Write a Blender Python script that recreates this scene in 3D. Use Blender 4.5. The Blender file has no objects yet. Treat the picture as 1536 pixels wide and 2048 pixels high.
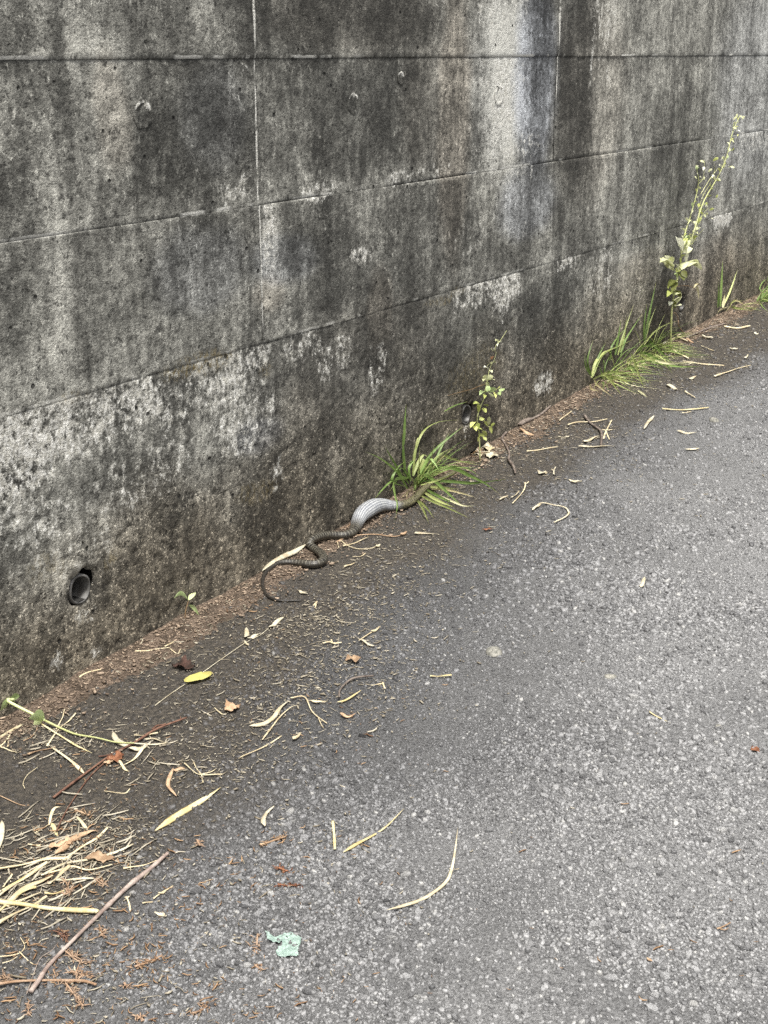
import bpy, math, random
import numpy as np
from mathutils import Vector

random.seed(7)
RNG = np.random.default_rng(11)
S = bpy.context.scene
COL = S.collection

# ------------------------------------------------------------------ camera
CAM_D, CAM_Z, PITCH, YAW, FPX = 1.8419, 1.2502, 0.3143, 1.0202, 2829.3
cam = bpy.data.cameras.new('camera')
cam.sensor_fit = 'VERTICAL'
cam.sensor_height = 36.0
cam.lens = 36.0 * FPX / 2048.0
cam.clip_start = 0.05
cam.clip_end = 900.0
camo = bpy.data.objects.new('camera', cam)
COL.objects.link(camo)
camo.location = (0, -CAM_D, CAM_Z)
camo.rotation_euler = (math.pi / 2 - PITCH, 0, -YAW)
S.camera = camo

# ------------------------------------------------------------------ sky, sun, exposure
SUN_DIR = Vector((-0.30, -0.27, 1.0)).normalized()      # towards the sun: high, raking down the wall face, a little to the left
elev = math.asin(SUN_DIR.z)
world = bpy.data.worlds.new('World')
S.world = world
world.use_nodes = True
wn = world.node_tree
wn.nodes.clear()
sky = wn.nodes.new('ShaderNodeTexSky')
sky.sky_type = 'NISHITA'
sky.sun_disc = False
sky.sun_elevation = elev
sky.sun_rotation = math.atan2(SUN_DIR.x, SUN_DIR.y) % (2 * math.pi)
sky.air_density = 1.0
sky.dust_density = 8.0
sky.ozone_density = 0.3
bg = wn.nodes.new('ShaderNodeBackground')
bg.inputs['Strength'].default_value = 0.10
wo = wn.nodes.new('ShaderNodeOutputWorld')
# thin bright overcast: the blue is mostly washed out of the sky
bw = wn.nodes.new('ShaderNodeRGBToBW')
mx = wn.nodes.new('ShaderNodeMix'); mx.data_type = 'RGBA'
mx.inputs[0].default_value = 0.8
wn.links.new(sky.outputs[0], bw.inputs[0])
wn.links.new(sky.outputs[0], mx.inputs[6])
wn.links.new(bw.outputs[0], mx.inputs[7])
wn.links.new(mx.outputs[2], bg.inputs[0])
wn.links.new(bg.outputs[0], wo.inputs[0])
sun = bpy.data.lights.new('sun', 'SUN')
sun.energy = 2.2
sun.angle = math.radians(8)
sun.color = (1.0, 0.965, 0.90)
suno = bpy.data.objects.new('sun', sun)
COL.objects.link(suno)
suno.location = (-2, 3, 9)
suno.rotation_euler = SUN_DIR.to_track_quat('Z', 'Y').to_euler()
S.view_settings.view_transform = 'Standard'
S.view_settings.look = 'None'
S.view_settings.gamma = 1.0
S.view_settings.exposure = 1.0
S.view_settings.use_curve_mapping = False
S.render.film_transparent = False
S.cycles.use_denoising = False

# ------------------------------------------------------------------ numeric helpers
_T = np.random.default_rng(3).random((256, 256))


def vnoise(x, y):
    xi = np.floor(x).astype(int); yi = np.floor(y).astype(int)
    fx = x - xi; fy = y - yi
    fx = fx * fx * (3 - 2 * fx); fy = fy * fy * (3 - 2 * fy)
    a = _T[xi % 256, yi % 256]; b = _T[(xi + 1) % 256, yi % 256]
    c = _T[xi % 256, (yi + 1) % 256]; d = _T[(xi + 1) % 256, (yi + 1) % 256]
    return (a * (1 - fx) + b * fx) * (1 - fy) + (c * (1 - fx) + d * fx) * fy


def fbm(x, y, o=4, seed=0.0):
    x = np.asarray(x, float) + seed * 17.31; y = np.asarray(y, float) + seed * 9.77
    r = 0.0; amp = 0.5; tot = 0.0
    for _ in range(o):
        r = r + amp * vnoise(x, y); tot += amp
        x = x * 2.03 + 5.1; y = y * 2.03 + 3.7; amp *= 0.5
    return r / tot


def sst(a, b, x):
    t = np.clip((np.asarray(x, float) - a) / (b - a), 0, 1)
    return t * t * (3 - 2 * t)


# ------------------------------------------------------------------ where a point of the place lies (ray from the camera to ground, wall or depth)
_sp, _cp, _sy, _cy = math.sin(PITCH), math.cos(PITCH), math.sin(YAW), math.cos(YAW)
FW = np.array([_cp * _sy, _cp * _cy, -_sp])
UP = np.array([_sp * _sy, _sp * _cy, _cp])
RT = np.array([_cy, -_sy, 0.0])
C0 = np.array([0.0, -CAM_D, CAM_Z])


def ray(px, py):
    return FW + RT * ((px - 768) / FPX) - UP * ((py - 1024) / FPX)


def slope(x):
    x = np.asarray(x, float)
    m = 5.6 - np.log1p(np.exp(-(x - 5.6) * 3.0)) / 3.0 * 0 - np.maximum(0, 0)
    k = 0.35
    sm = -k * np.log(np.exp(-np.clip(x, -60, 60) / k) + np.exp(-5.7 / k))
    return 0.041 * np.maximum(sm, -3.0)


def hump(x, y):
    d = -np.asarray(y, float)
    n = fbm(np.asarray(x) * 6, d * 6 + 3, 3, 2)
    return 0.020 * (n - 0.15) * np.exp(-np.maximum(d, 0) / 0.05)


def gz(x, y):
    return slope(x) + hump(x, y)


def G(px, py, h=0.0):
    """point of the ground (h above it) seen there"""
    d = ray(px, py)
    z = 0.1
    for _ in range(12):
        t = (z + h - C0[2]) / d[2]
        p = C0 + d * t
        z = float(gz(p[0], min(p[1], 0.0)))
    p[1] = min(p[1], -0.004)
    return p


def W(px, py, off=0.0):
    """point of the plane standing off metres in front of the wall face"""
    d = ray(px, py)
    return C0 + d * ((-off - C0[1]) / d[1])


def Dp(px, py, depth):
    return C0 + ray(px, py) * depth


def depth_of(p):
    return float((np.asarray(p) - C0) @ FW)


def pxm(p):
    return FPX / depth_of(p)


def smooth_path(P, n=8):
    P = [np.asarray(p, float) for p in P]
    if len(P) == 2:
        return [P[0] + (P[1] - P[0]) * t for t in np.linspace(0, 1, n + 1)]
    Q = [2 * P[0] - P[1]] + P + [2 * P[-1] - P[-2]]
    out = []
    for i in range(1, len(Q) - 2):
        a, b, c, d = Q[i - 1], Q[i], Q[i + 1], Q[i + 2]
        for k in range(n):
            t = k / n
            out.append(0.5 * (2 * b + (c - a) * t + (2 * a - 5 * b + 4 * c - d) * t * t + (3 * b - a - 3 * c + d) * t ** 3))
    out.append(P[-1])
    return out


# ------------------------------------------------------------------ mesh helpers
def add_attr(me, name, vals):
    a = me.attributes.new(name, 'FLOAT', 'POINT')
    a.data.foreach_set('value', np.asarray(vals, dtype=np.float32).ravel())


def mesh(name, V, F, mat=None, smooth=False, attrs=None):
    V = np.asarray(V, dtype=np.float32)
    me = bpy.data.meshes.new(name)
    if isinstance(F, np.ndarray):
        n, k = F.shape
        me.vertices.add(len(V)); me.vertices.foreach_set('co', V.ravel())
        me.loops.add(n * k); me.loops.foreach_set('vertex_index', F.astype(np.int32).ravel())
        me.polygons.add(n)
        me.polygons.foreach_set('loop_start', np.arange(0, n * k, k, dtype=np.int32))
        me.polygons.foreach_set('loop_total', np.full(n, k, dtype=np.int32))
        me.update(calc_edges=True)
    else:
        me.from_pydata(V.tolist(), [], F)
        me.update()
    if smooth:
        me.polygons.foreach_set('use_smooth', np.ones(len(me.polygons), dtype=bool))
    if attrs:
        for k_, v_ in attrs.items():
            add_attr(me, k_, v_)
    if mat:
        me.materials.append(mat)
    return me


def link(name, me, parent=None, loc=None):
    o = bpy.data.objects.new(name, me)
    COL.objects.link(o)
    if loc is not None:
        o.location = loc
    if parent:
        o.parent = parent
    return o


def root(name, loc, label, cat, group=None):
    o = bpy.data.objects.new(name, None)
    COL.objects.link(o)
    o.location = loc
    o.empty_display_size = 0.02
    return tag(o, label, cat, group)


def tag(o, label, cat, group=None):
    o['label'] = label; o['category'] = cat
    if group:
        o['group'] = group
    return o


def kind(o, k):
    o['kind'] = k
    return o


def grid_faces(nu, nv):
    i = np.arange(nu - 1)[:, None] * nv + np.arange(nv - 1)[None, :]
    return np.stack([i, i + nv, i + nv + 1, i + 1], -1).reshape(-1, 4)


def tube_data(P, R, n=8, flat=1.0, upv=(0, 0, 1), roll=None):
    """closed tube along P with radii R; flat squeezes it along the up side"""
    P = np.asarray(P, float); m = len(P)
    R = np.broadcast_to(np.asarray(R, float), (m,))
    T = np.gradient(P, axis=0)
    T /= np.linalg.norm(T, axis=1)[:, None] + 1e-12
    u0 = np.asarray(upv, float)
    A = np.cross(T, u0)
    bad = np.linalg.norm(A, axis=1) < 0.15
    if bad.any():
        A[bad] = np.cross(T[bad], np.array([0.3, 1, 0.1]))
    A /= np.linalg.norm(A, axis=1)[:, None]
    B = np.cross(A, T)
    if roll is not None:
        ca, sa = np.cos(roll)[:, None], np.sin(roll)[:, None]
        A, B = A * ca + B * sa, B * ca - A * sa
    ang = np.linspace(0, 2 * math.pi, n, endpoint=False)
    V = P[:, None, :] + R[:, None, None] * (np.cos(ang)[None, :, None] * A[:, None, :] + flat * np.sin(ang)[None, :, None] * B[:, None, :])
    V = V.reshape(-1, 3)
    F = []
    for i in range(m - 1):
        for j in range(n):
            k = (j + 1) % n
            F.append((i * n + j, i * n + k, (i + 1) * n + k, (i + 1) * n + j))
    F.append(tuple(range(n - 1, -1, -1)))
    F.append(tuple((m - 1) * n + j for j in range(n)))
    return V, F


def join(parts):
    V = []; F = []; o = 0
    for v, f in parts:
        V.append(np.asarray(v)); F += [tuple(i + o for i in q) for q in f]; o += len(v)
    return np.concatenate(V), F


# ------------------------------------------------------------------ material helpers
class NT:
    def __init__(s, name):
        s.m = bpy.data.materials.new(name); s.m.use_nodes = True
        s.t = s.m.node_tree; s.t.nodes.clear()
        s.out = s.n('ShaderNodeOutputMaterial')
        s.b = s.n('ShaderNodeBsdfPrincipled')
        s.l(s.b.outputs[0], s.out.inputs[0])

    def n(s, t, **k):
        q = s.t.nodes.new(t)
        for a, v in k.items():
            setattr(q, a, v)
        return q

    def l(s, a, b):
        s.t.links.new(a, b)

    def val(s, inp, v):
        if isinstance(v, (int, float)):
            inp.default_value = v
        elif isinstance(v, (tuple, list)):
            inp.default_value = (*v, 1.0) if len(v) == 3 and len(inp.default_value) == 4 else v
        else:
            s.l(v, inp)

    def math(s, op, a, b=0.0, c=None, clamp=False):
        q = s.n('ShaderNodeMath', operation=op, use_clamp=clamp)
        s.val(q.inputs[0], a); s.val(q.inputs[1], b)
        if c is not None:
            s.val(q.inputs[2], c)
        return q.outputs[0]

    def coord(s, scale=(1, 1, 1), kind='Object', rot=(0, 0, 0)):
        tc = s.n('ShaderNodeTexCoord'); mp = s.n('ShaderNodeMapping')
        mp.inputs['Scale'].default_value = scale
        mp.inputs['Rotation'].default_value = rot
        s.l(tc.outputs[kind], mp.inputs['Vector'])
        return mp.outputs[0]

    def noise(s, vec, scale, detail=4, rough=0.55, dist=0.0):
        q = s.n('ShaderNodeTexNoise')
        q.inputs['Scale'].default_value = scale; q.inputs['Detail'].default_value = detail
        q.inputs['Roughness'].default_value = rough; q.inputs['Distortion'].default_value = dist
        s.l(vec, q.inputs['Vector'])
        return q.outputs[0]

    def vor(s, vec, scale, feature='F1', out='Distance', rnd=1.0):
        q = s.n('ShaderNodeTexVoronoi', feature=feature)
        q.inputs['Scale'].default_value = scale
        q.inputs['Randomness'].default_value = rnd
        s.l(vec, q.inputs['Vector'])
        return q.outputs[out]

    def ramp(s, x, a, b, lo=0.0, hi=1.0):
        q = s.n('ShaderNodeMapRange', interpolation_type='SMOOTHSTEP')
        s.val(q.inputs[0], x)
        for i, v in enumerate((a, b, lo, hi)):
            s.val(q.inputs[1 + i], v)
        return q.outputs[0]

    def mix(s, f, a, b, mode='MIX'):
        q = s.n('ShaderNodeMix', data_type='RGBA', blend_type=mode)
        s.val(q.inputs[0], f); s.val(q.inputs[6], a); s.val(q.inputs[7], b)
        return q.outputs[2]

    def attr(s, name):
        q = s.n('ShaderNodeAttribute', attribute_name=name)
        return q.outputs['Fac']

    def bump(s, h, dist=0.002, strength=1.0, prev=None):
        q = s.n('ShaderNodeBump')
        q.inputs['Strength'].default_value = strength; q.inputs['Distance'].default_value = dist
        s.l(h, q.inputs['Height'])
        if prev is not None:
            s.l(prev, q.inputs['Normal'])
        return q.outputs[0]

    def set(s, color=None, rough=None, normal=None, spec=None):
        if color is not None: s.val(s.b.inputs['Base Color'], color)
        if rough is not None: s.val(s.b.inputs['Roughness'], rough)
        if normal is not None: s.l(normal, s.b.inputs['Normal'])
        if spec is not None: s.val(s.b.inputs['Specular IOR Level'], spec)
        return s.m


def simple_mat(name, col, rough=0.6, var=0.25, scale=60, spec=0.3, col2=None, bump=0.0003, per_object=0.0, translucent=0.0):
    t = NT(name)
    v = t.coord()
    n1 = t.noise(v, scale, 4); n2 = t.noise(v, scale * 6, 3)
    c2 = col2 or tuple(x * (1 - var) * 0.75 for x in col)
    c = t.mix(t.ramp(n1, 0.35, 0.68), col, c2)
    c = t.mix(t.math('MULTIPLY', n2, var), c, (0.02, 0.015, 0.01))
    if per_object:
        oi = t.n('ShaderNodeObjectInfo')
        hsv = t.n('ShaderNodeHueSaturation')
        t.l(c, hsv.inputs['Color'])
        t.l(t.ramp(oi.outputs['Random'], 0, 1, 1 - per_object, 1 + per_object), hsv.inputs['Value'])
        c = hsv.outputs[0]
    m = t.set(c, rough, t.bump(n2, bump, 0.7), spec)
    if translucent:
        tr = t.n('ShaderNodeBsdfTranslucent'); mx = t.n('ShaderNodeMixShader')
        mx.inputs[0].default_value = translucent
        t.l(c, tr.inputs[0]); t.l(t.b.outputs[0], mx.inputs[1]); t.l(tr.outputs[0], mx.inputs[2])
        t.l(mx.outputs[0], t.out.inputs[0])
    return m

# ================================================================== materials of the setting
def make_concrete():
    t = NT('weathered_concrete')
    v = t.coord()
    lime, warm, base, blue, low = (t.attr(k) for k in ('lime', 'warm', 'tone', 'blue', 'low'))
    sep = t.n('ShaderNodeSeparateXYZ'); t.l(v, sep.inputs[0])
    X, Z = sep.outputs[0], sep.outputs[2]
    streak = t.noise(t.coord((1, 1, 0.10)), 10, 6, 0.68, 0.4)
    streak2 = t.noise(t.coord((1, 1, 0.22)), 46, 5, 0.7, 0.5)
    blot = t.noise(v, 7, 7, 0.68)
    g1 = t.noise(v, 42, 6, 0.74)
    g2 = t.noise(t.coord((1, 1, 0.6)), 105, 4, 0.72)
    g3 = t.noise(v, 250, 3, 0.7)
    off = t.n('ShaderNodeVectorMath', operation='ADD'); t.l(v, off.inputs[0]); off.inputs[1].default_value = (3.7, 1.3, 9.1)
    g4 = t.noise(off.outputs[0], 88, 4, 0.74)

    def dev(x, k):
        return t.math('MULTIPLY', t.math('SUBTRACT', x, 0.5), k)
    g = base
    for x, k in ((streak, 0.85), (streak2, 0.38), (blot, 1.15), (g1, 0.95), (g3, 0.28)):
        g = t.math('ADD', g, dev(x, k))
    drift = t.ramp(t.noise(t.coord((1, 1, 0.35)), 9, 4, 0.6), 0.36, 0.62, 0.15, 1.0)
    pale = t.math('MULTIPLY', t.ramp(g2, 0.56, 0.67), drift)
    g = t.math('ADD', g, t.math('MULTIPLY', pale, t.ramp(low, 0.0, 1.0, 0.34, 0.32)))
    pore = t.ramp(g4, 0.45, 0.35)
    g = t.math('SUBTRACT', g, t.math('MULTIPLY', pore, t.ramp(low, 0.0, 0.6, 0.30, 0.38)))
    g5 = t.noise(off.outputs[0], 165, 3, 0.7)
    fl = t.math('MULTIPLY', t.ramp(g5, 0.575, 0.65), t.ramp(low, 0.0, 0.5, 0.12, 0.42))
    g = t.math('ADD', g, fl)
    alb = t.math('MULTIPLY', t.math('POWER', 13.0, t.ramp(g, -0.1, 1.1, -0.1, 1.1)), 0.036)
    tint = t.mix(t.math('MULTIPLY', warm, 0.8), (1.035, 1.025, 0.92), (1.12, 1.005, 0.83))
    tint = t.mix(blue, tint, (0.95, 1.0, 1.07))
    tint = t.mix(t.math('MULTIPLY', low, 0.8), tint, (1.20, 1.03, 0.76))
    cv = t.n('ShaderNodeCombineColor')
    for k in range(3):
        t.l(alb, cv.inputs[k])
    c = t.mix(1.0, cv.outputs[0], tint, 'MULTIPLY')
    # lime crust: eaten away by the grain, running in drips
    tex = t.math('ADD', dev(g4, 1.7), t.math('ADD', dev(streak2, 1.1), t.math('ADD', dev(g1, 1.9), dev(blot, 1.2))))
    lm = t.math('ADD', lime, tex)
    lm = t.math('MULTIPLY', t.ramp(lm, 0.30, 0.74), t.ramp(lime, 0.03, 0.25))
    lc = t.mix(t.ramp(g2, 0.42, 0.6), (0.48, 0.47, 0.42), (0.80, 0.795, 0.75))
    c = t.mix(t.math('MULTIPLY', lm, t.ramp(pore, 0.0, 1.0, 0.9, 0.35)), c, lc)
    # thin white runs left in the form joints
    wob = dev(t.noise(v, 30, 3), 0.010)

    def vline(x0, z0, z1, w):
        d = t.math('ABSOLUTE', t.math('ADD', t.math('SUBTRACT', X, x0 + 0.002), wob))
        m = t.ramp(d, w, w * 0.4)
        m = t.math('MULTIPLY', m, t.math('MULTIPLY', t.ramp(Z, z0, z0 + 0.05), t.ramp(Z, z1 + 0.02, z1)))
        return t.math('MULTIPLY', m, t.ramp(t.noise(v, 24, 4, 0.7), 0.38, 0.52))
    L = vline(2.488, 1.24, 1.54, 0.0052)
    for q in (vline(2.488, 0.98, 1.24, 0.0036), vline(2.488, 0.66, 0.98, 0.0028), vline(3.9747, 1.238, 1.54, 0.0085), vline(3.9747, 1.10, 1.238, 0.004)):
        L = t.math('MAXIMUM', L, q)
    for z0, am in ((1.2385, 1.0), (0.9385, 1.0), (0.639, 0.5)):
        d = t.math('ABSOLUTE', t.math('ADD', t.math('SUBTRACT', Z, z0 + 0.0025), t.math('MULTIPLY', wob, 0.5)))
        m = t.math('MULTIPLY', t.ramp(d, 0.0048, 0.0018), t.ramp(t.noise(t.coord((1, 1, 0.02)), 5, 5, 0.65), 0.50, 0.56, 0.0, am))
        L = t.math('MAXIMUM', L, m)
    c = t.mix(t.math('MULTIPLY', L, 0.85), c, (0.62, 0.615, 0.57))
    og = t.math('MULTIPLY', t.attr('moss'), t.ramp(g2, 0.45, 0.6))
    c = t.mix(t.math('MULTIPLY', og, 0.8), c, (0.17, 0.13, 0.05))
    # air holes
    vv = t.vor(v, 30, 'F1', 'Distance')
    hole = t.math('MULTIPLY', t.ramp(vv, 0.17, 0.08), t.ramp(t.noise(v, 13, 2), 0.55, 0.60))
    c = t.mix(t.math('MULTIPLY', hole, 0.85), c, (0.010, 0.010, 0.009))
    h = t.math('ADD', t.math('MULTIPLY', g2, 0.6), t.math('ADD', t.math('MULTIPLY', g4, 1.2), t.math('MULTIPLY', g3, 0.4)))
    b1 = t.bump(h, 0.0062, 1.0)
    b2 = t.bump(t.math('MULTIPLY', hole, -1.0), 0.007, 1.0, b1)
    return t.set(c, 0.9, b2, 0.3)


def make_asphalt():
    t = NT('asphalt')
    v = t.coord()
    dirt = t.attr('dirt'); worn_sheen = t.attr('worn_sheen')
    n = t.noise(v, 7, 5, 0.6)
    big = t.noise(v, 3.0, 5, 0.6)
    gr = t.noise(v, 210, 5, 0.75)
    gr2 = t.noise(v, 620, 3, 0.7)
    q = t.n('ShaderNodeTexVoronoi', feature='SMOOTH_F1'); q.inputs['Scale'].default_value = 230
    t.l(v, q.inputs['Vector'])
    cell = t.n('ShaderNodeSeparateColor'); t.l(q.outputs['Color'], cell.inputs[0])
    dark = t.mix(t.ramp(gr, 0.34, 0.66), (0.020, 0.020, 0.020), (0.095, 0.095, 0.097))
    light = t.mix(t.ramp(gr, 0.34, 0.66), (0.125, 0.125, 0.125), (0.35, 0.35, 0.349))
    c = t.mix(t.math('MULTIPLY', worn_sheen, t.ramp(big, 0.3, 0.7, 0.6, 1.0)), dark, light)  # lighter where the surface is abraded and where sheen is painted on
    c = t.mix(t.math('MULTIPLY', cell.outputs[0], 0.35), c, (0.03, 0.03, 0.03))
    c = t.mix(t.math('MULTIPLY', t.ramp(gr2, 0.58, 0.7), 0.35), c, (0.30, 0.30, 0.295))
    d2 = t.math('ADD', dirt, t.math('MULTIPLY', t.math('SUBTRACT', t.math('ADD', t.math('MULTIPLY', n, 0.7), t.math('MULTIPLY', gr, 0.5)), 0.6), 0.9))
    df = t.ramp(d2, 0.25, 0.8)
    soil = t.mix(t.ramp(t.noise(v, 120, 5, 0.75), 0.36, 0.66), (0.018, 0.0155, 0.0125), (0.092, 0.078, 0.060))
    soil = t.mix(t.ramp(t.noise(v, 300, 3), 0.60, 0.70, 0.0, 0.6), soil, (0.16, 0.135, 0.10))
    c = t.mix(t.math('MULTIPLY', df, 0.93), c, soil)
    h = t.math('ADD', t.math('MULTIPLY', gr, 1.2), t.math('ADD', t.math('MULTIPLY', gr2, 0.3), t.math('MULTIPLY', cell.outputs[2], 0.35)))
    return t.set(c, t.ramp(df, 0, 1, 0.52, 0.85), t.bump(h, 0.0040, 1.0), 0.5)


def stone_colour(t, tone, dirt, worn_sheen, n):
    c = t.mix(t.ramp(tone, 0.0, 0.85), (0.022, 0.022, 0.024), (0.135, 0.136, 0.143))
    c2 = t.mix(t.ramp(tone, 0.0, 0.85), (0.12, 0.12, 0.122), (0.355, 0.355, 0.355))
    c = t.mix(t.math('MULTIPLY', worn_sheen, 0.95), c, c2)  # stones get the same wear and painted sheen as the binder
    c = t.mix(t.math('MULTIPLY', t.ramp(tone, 0.86, 0.97), 0.85), c, (0.42, 0.416, 0.40))
    c = t.mix(t.math('MULTIPLY', t.ramp(n, 0.4, 0.7), 0.5), c, (0.03, 0.03, 0.03))
    return t.mix(t.math('MULTIPLY', dirt, t.ramp(n, 0.3, 0.6, 0.9, 0.6)), c, (0.045, 0.038, 0.030))


def make_stone():
    t = NT('aggregate')
    n = t.noise(t.coord(), 420, 4, 0.65)
    c = stone_colour(t, t.attr('tone'), t.attr('dirt'), t.attr('worn_sheen'), n)
    return t.set(c, 0.5, t.bump(n, 0.0010, 0.8), 0.5)


def make_stone_single():
    t = NT('aggregate_chip')
    oi = t.n('ShaderNodeObjectInfo')
    sc_ = t.n('ShaderNodeSeparateColor'); t.l(oi.outputs['Color'], sc_.inputs[0])
    n = t.noise(t.coord(), 2.4, 4, 0.65)
    c = stone_colour(t, sc_.outputs[0], sc_.outputs[1], sc_.outputs[2], n)
    return t.set(c, 0.5, t.bump(n, 0.15, 0.4), 0.5)


def make_soil():
    t = NT('washed_soil')
    v = t.coord()
    a = t.noise(v, 190, 5, 0.75); b = t.noise(v, 24, 4, 0.6); f = t.noise(v, 520, 2)
    c = t.mix(t.ramp(a, 0.34, 0.68), (0.042, 0.031, 0.023), (0.27, 0.205, 0.155))
    c = t.mix(t.ramp(b, 0.34, 0.60, 0.9, 0.1), c, (0.05, 0.038, 0.028))
    return t.set(c, 0.92, t.bump(t.math('ADD', a, t.math('MULTIPLY', f, 0.5)), 0.004, 1.0), 0.2)


def make_litter(name, lo, hi):
    t = NT(name)
    tone = t.attr('tone')
    c = t.mix(tone, lo, hi)
    n = t.noise(t.coord(), 300, 3)
    c = t.mix(t.math('MULTIPLY', n, 0.4), c, (0.05, 0.04, 0.025))
    return t.set(c, 0.7, None, 0.25)


M_CONC = make_concrete()
M_ASPH = make_asphalt()
M_STONE = make_stone()
M_CHIP = make_stone_single()
M_SOIL = make_soil()
M_STRAWBITS = make_litter('straw_bits', (0.18, 0.15, 0.105), (0.58, 0.53, 0.42))
M_CEDARBITS = make_litter('cedar_bits', (0.16, 0.085, 0.045), (0.50, 0.33, 0.19))
M_CRUMB = make_litter('crumbs', (0.10, 0.07, 0.05), (0.50, 0.39, 0.29))
M_CORE = simple_mat('wall_core', (0.03, 0.03, 0.028), 0.95)
M_PVC = simple_mat('grey_pipe', (0.15, 0.15, 0.145), 0.45, 0.5, 30, 0.5, (0.06, 0.056, 0.05))
M_BANK = simple_mat('bank_earth', (0.06, 0.07, 0.03), 0.95, 0.4, 3)

# ================================================================== the retaining wall
wall = root('retaining_wall', (0, 0, 0), 'dark weathered board-marked concrete retaining wall behind the snake and the weeds', 'wall')
S0, PW, PH, ZT = 2.488, 1.4867, 0.30, 1.5380        # a vertical joint, panel width, panel height, top of the wall
PIPES = [(166, 1180, 0.029), (937, 830, 0.028), (1367, 608, 0.029)]
pipe_pts = []
for (a, b, r) in PIPES:
    p = W(a, b); pipe_pts.append((p[0], p[2], r))


def blob(x, z, pts, soft=0.35):
    """soft-edged ellipse given by the photo box of a stain on the wall"""
    (x0, y0, x1, y1) = pts
    a = W(x0, (y0 + y1) / 2); b = W(x1, (y0 + y1) / 2); t_ = W((x0 + x1) / 2, y0); u_ = W((x0 + x1) / 2, y1)
    cx, cz = (a[0] + b[0]) / 2, (t_[2] + u_[2]) / 2
    rx, rz = abs(b[0] - a[0]) / 2, abs(t_[2] - u_[2]) / 2
    r = np.sqrt(((x - cx) / rx) ** 2 + ((z - cz) / rz) ** 2)
    return 1 - sst(1 - soft, 1 + soft, r)


# lime that has run down from a joint: joint height, photo x range, how far it runs (m), strength
RUNS = [(0.638, -120, 160, 0.19, 0.62), (0.638, 130, 330, 0.15, 0.46), (0.638, 300, 520, 0.17, 0.44), (0.638, -120, 520, 0.05, 0.35),
        (0.638, 905, 1044, 0.095, 0.46), (0.638, 985, 1044, 0.150, 0.56), (0.638, 1440, 1492, 0.07, 0.8), (0.638, 1110, 1240, 0.05, 0.3), (0.638, 580, 640, 0.10, 0.35),
        (0.938, 520, 560, 0.26, 0.42), (0.938, 1000, 1070, 0.07, 0.3), (0.938, 1490, 1600, 0.12, 0.3),
        (1.238, 985, 1032, 0.30, 0.55), (1.238, 960, 1060, 0.12, 0.35), (1.238, 480, 500, 0.05, 0.4), (1.238, 60, 110, 0.05, 0.2),
        (1.60, 955, 1064, 0.37, 0.52), (1.60, 1190, 1242, 0.62, 0.34), (1.60, 150, 186, 0.36, 0.55), (1.60, 255, 270, 0.36, 0.4), (1.60, 300, 330, 0.32, 0.35), (1.60, 870, 900, 0.36, 0.2), (1.60, 1490, 1560, 0.3, 0.25)]
LIME = [((-70, 845, 125, 930), .78), ((-70, 930, 110, 1010), .48), ((110, 770, 330, 870), .36), ((-90, 920, 130, 985), .30), ((-60, 990, 160, 1110), .36), ((0, 1050, 250, 1150), .22), ((150, 880, 420, 1010), .30), ((420, 760, 560, 900), .36), ((470, 690, 545, 760), .5), ((440, 830, 520, 920), .42),
        ((560, 660, 650, 730), .36), ((620, 670, 720, 760), .28), ((735, 680, 775, 780), .38), ((1070, 740, 1108, 800), .5), ((760, 330, 905, 368), .34), ((690, 498, 745, 530), .62),
        ((540, 900, 575, 985), .36), ((100, 1310, 130, 1352), .36), ((150, 1190, 205, 1245), .28), ((165, 1275, 215, 1310), .3), ((270, 1290, 300, 1320), .25),
        ((1115, 515, 1145, 542), .55), ((1180, 500, 1235, 600), .32), ((930, 270, 1085, 345), .34), ((1000, 150, 1012, 215), .62), ((780, 330, 812, 365), .5), ((590, 355, 690, 392), .34), ((430, 330, 520, 412), .25), ((840, 960, 900, 990), .28), ((1040, 430, 1060, 470), .3), ((900, 430, 980, 520), .2)]
WARM = [((875, -40, 940, 520), .75), ((800, 60, 900, 330), .3), ((730, 540, 790, 720), .7), ((190, 100, 260, 340), .4), ((1370, 480, 1470, 620), .55), ((1240, 500, 1330, 560), .4), ((510, 540, 570, 620), .5), ((1110, -20, 1250, 400), .35), ((510, -40, 880, 110), .3), ((720, 640, 830, 760), .4), ((560, 600, 900, 900), .3)]
BLUE = [((1030, -60, 1112, 360), .9), ((1000, 330, 1110, 470), .6), ((1430, -40, 1600, 380), .35), ((500, 470, 640, 560), .4), ((470, 840, 560, 910), .6), ((360, 130, 500, 330), .25), ((940, -40, 1060, 340), .15), ((300, 460, 500, 620), .3)]
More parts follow.
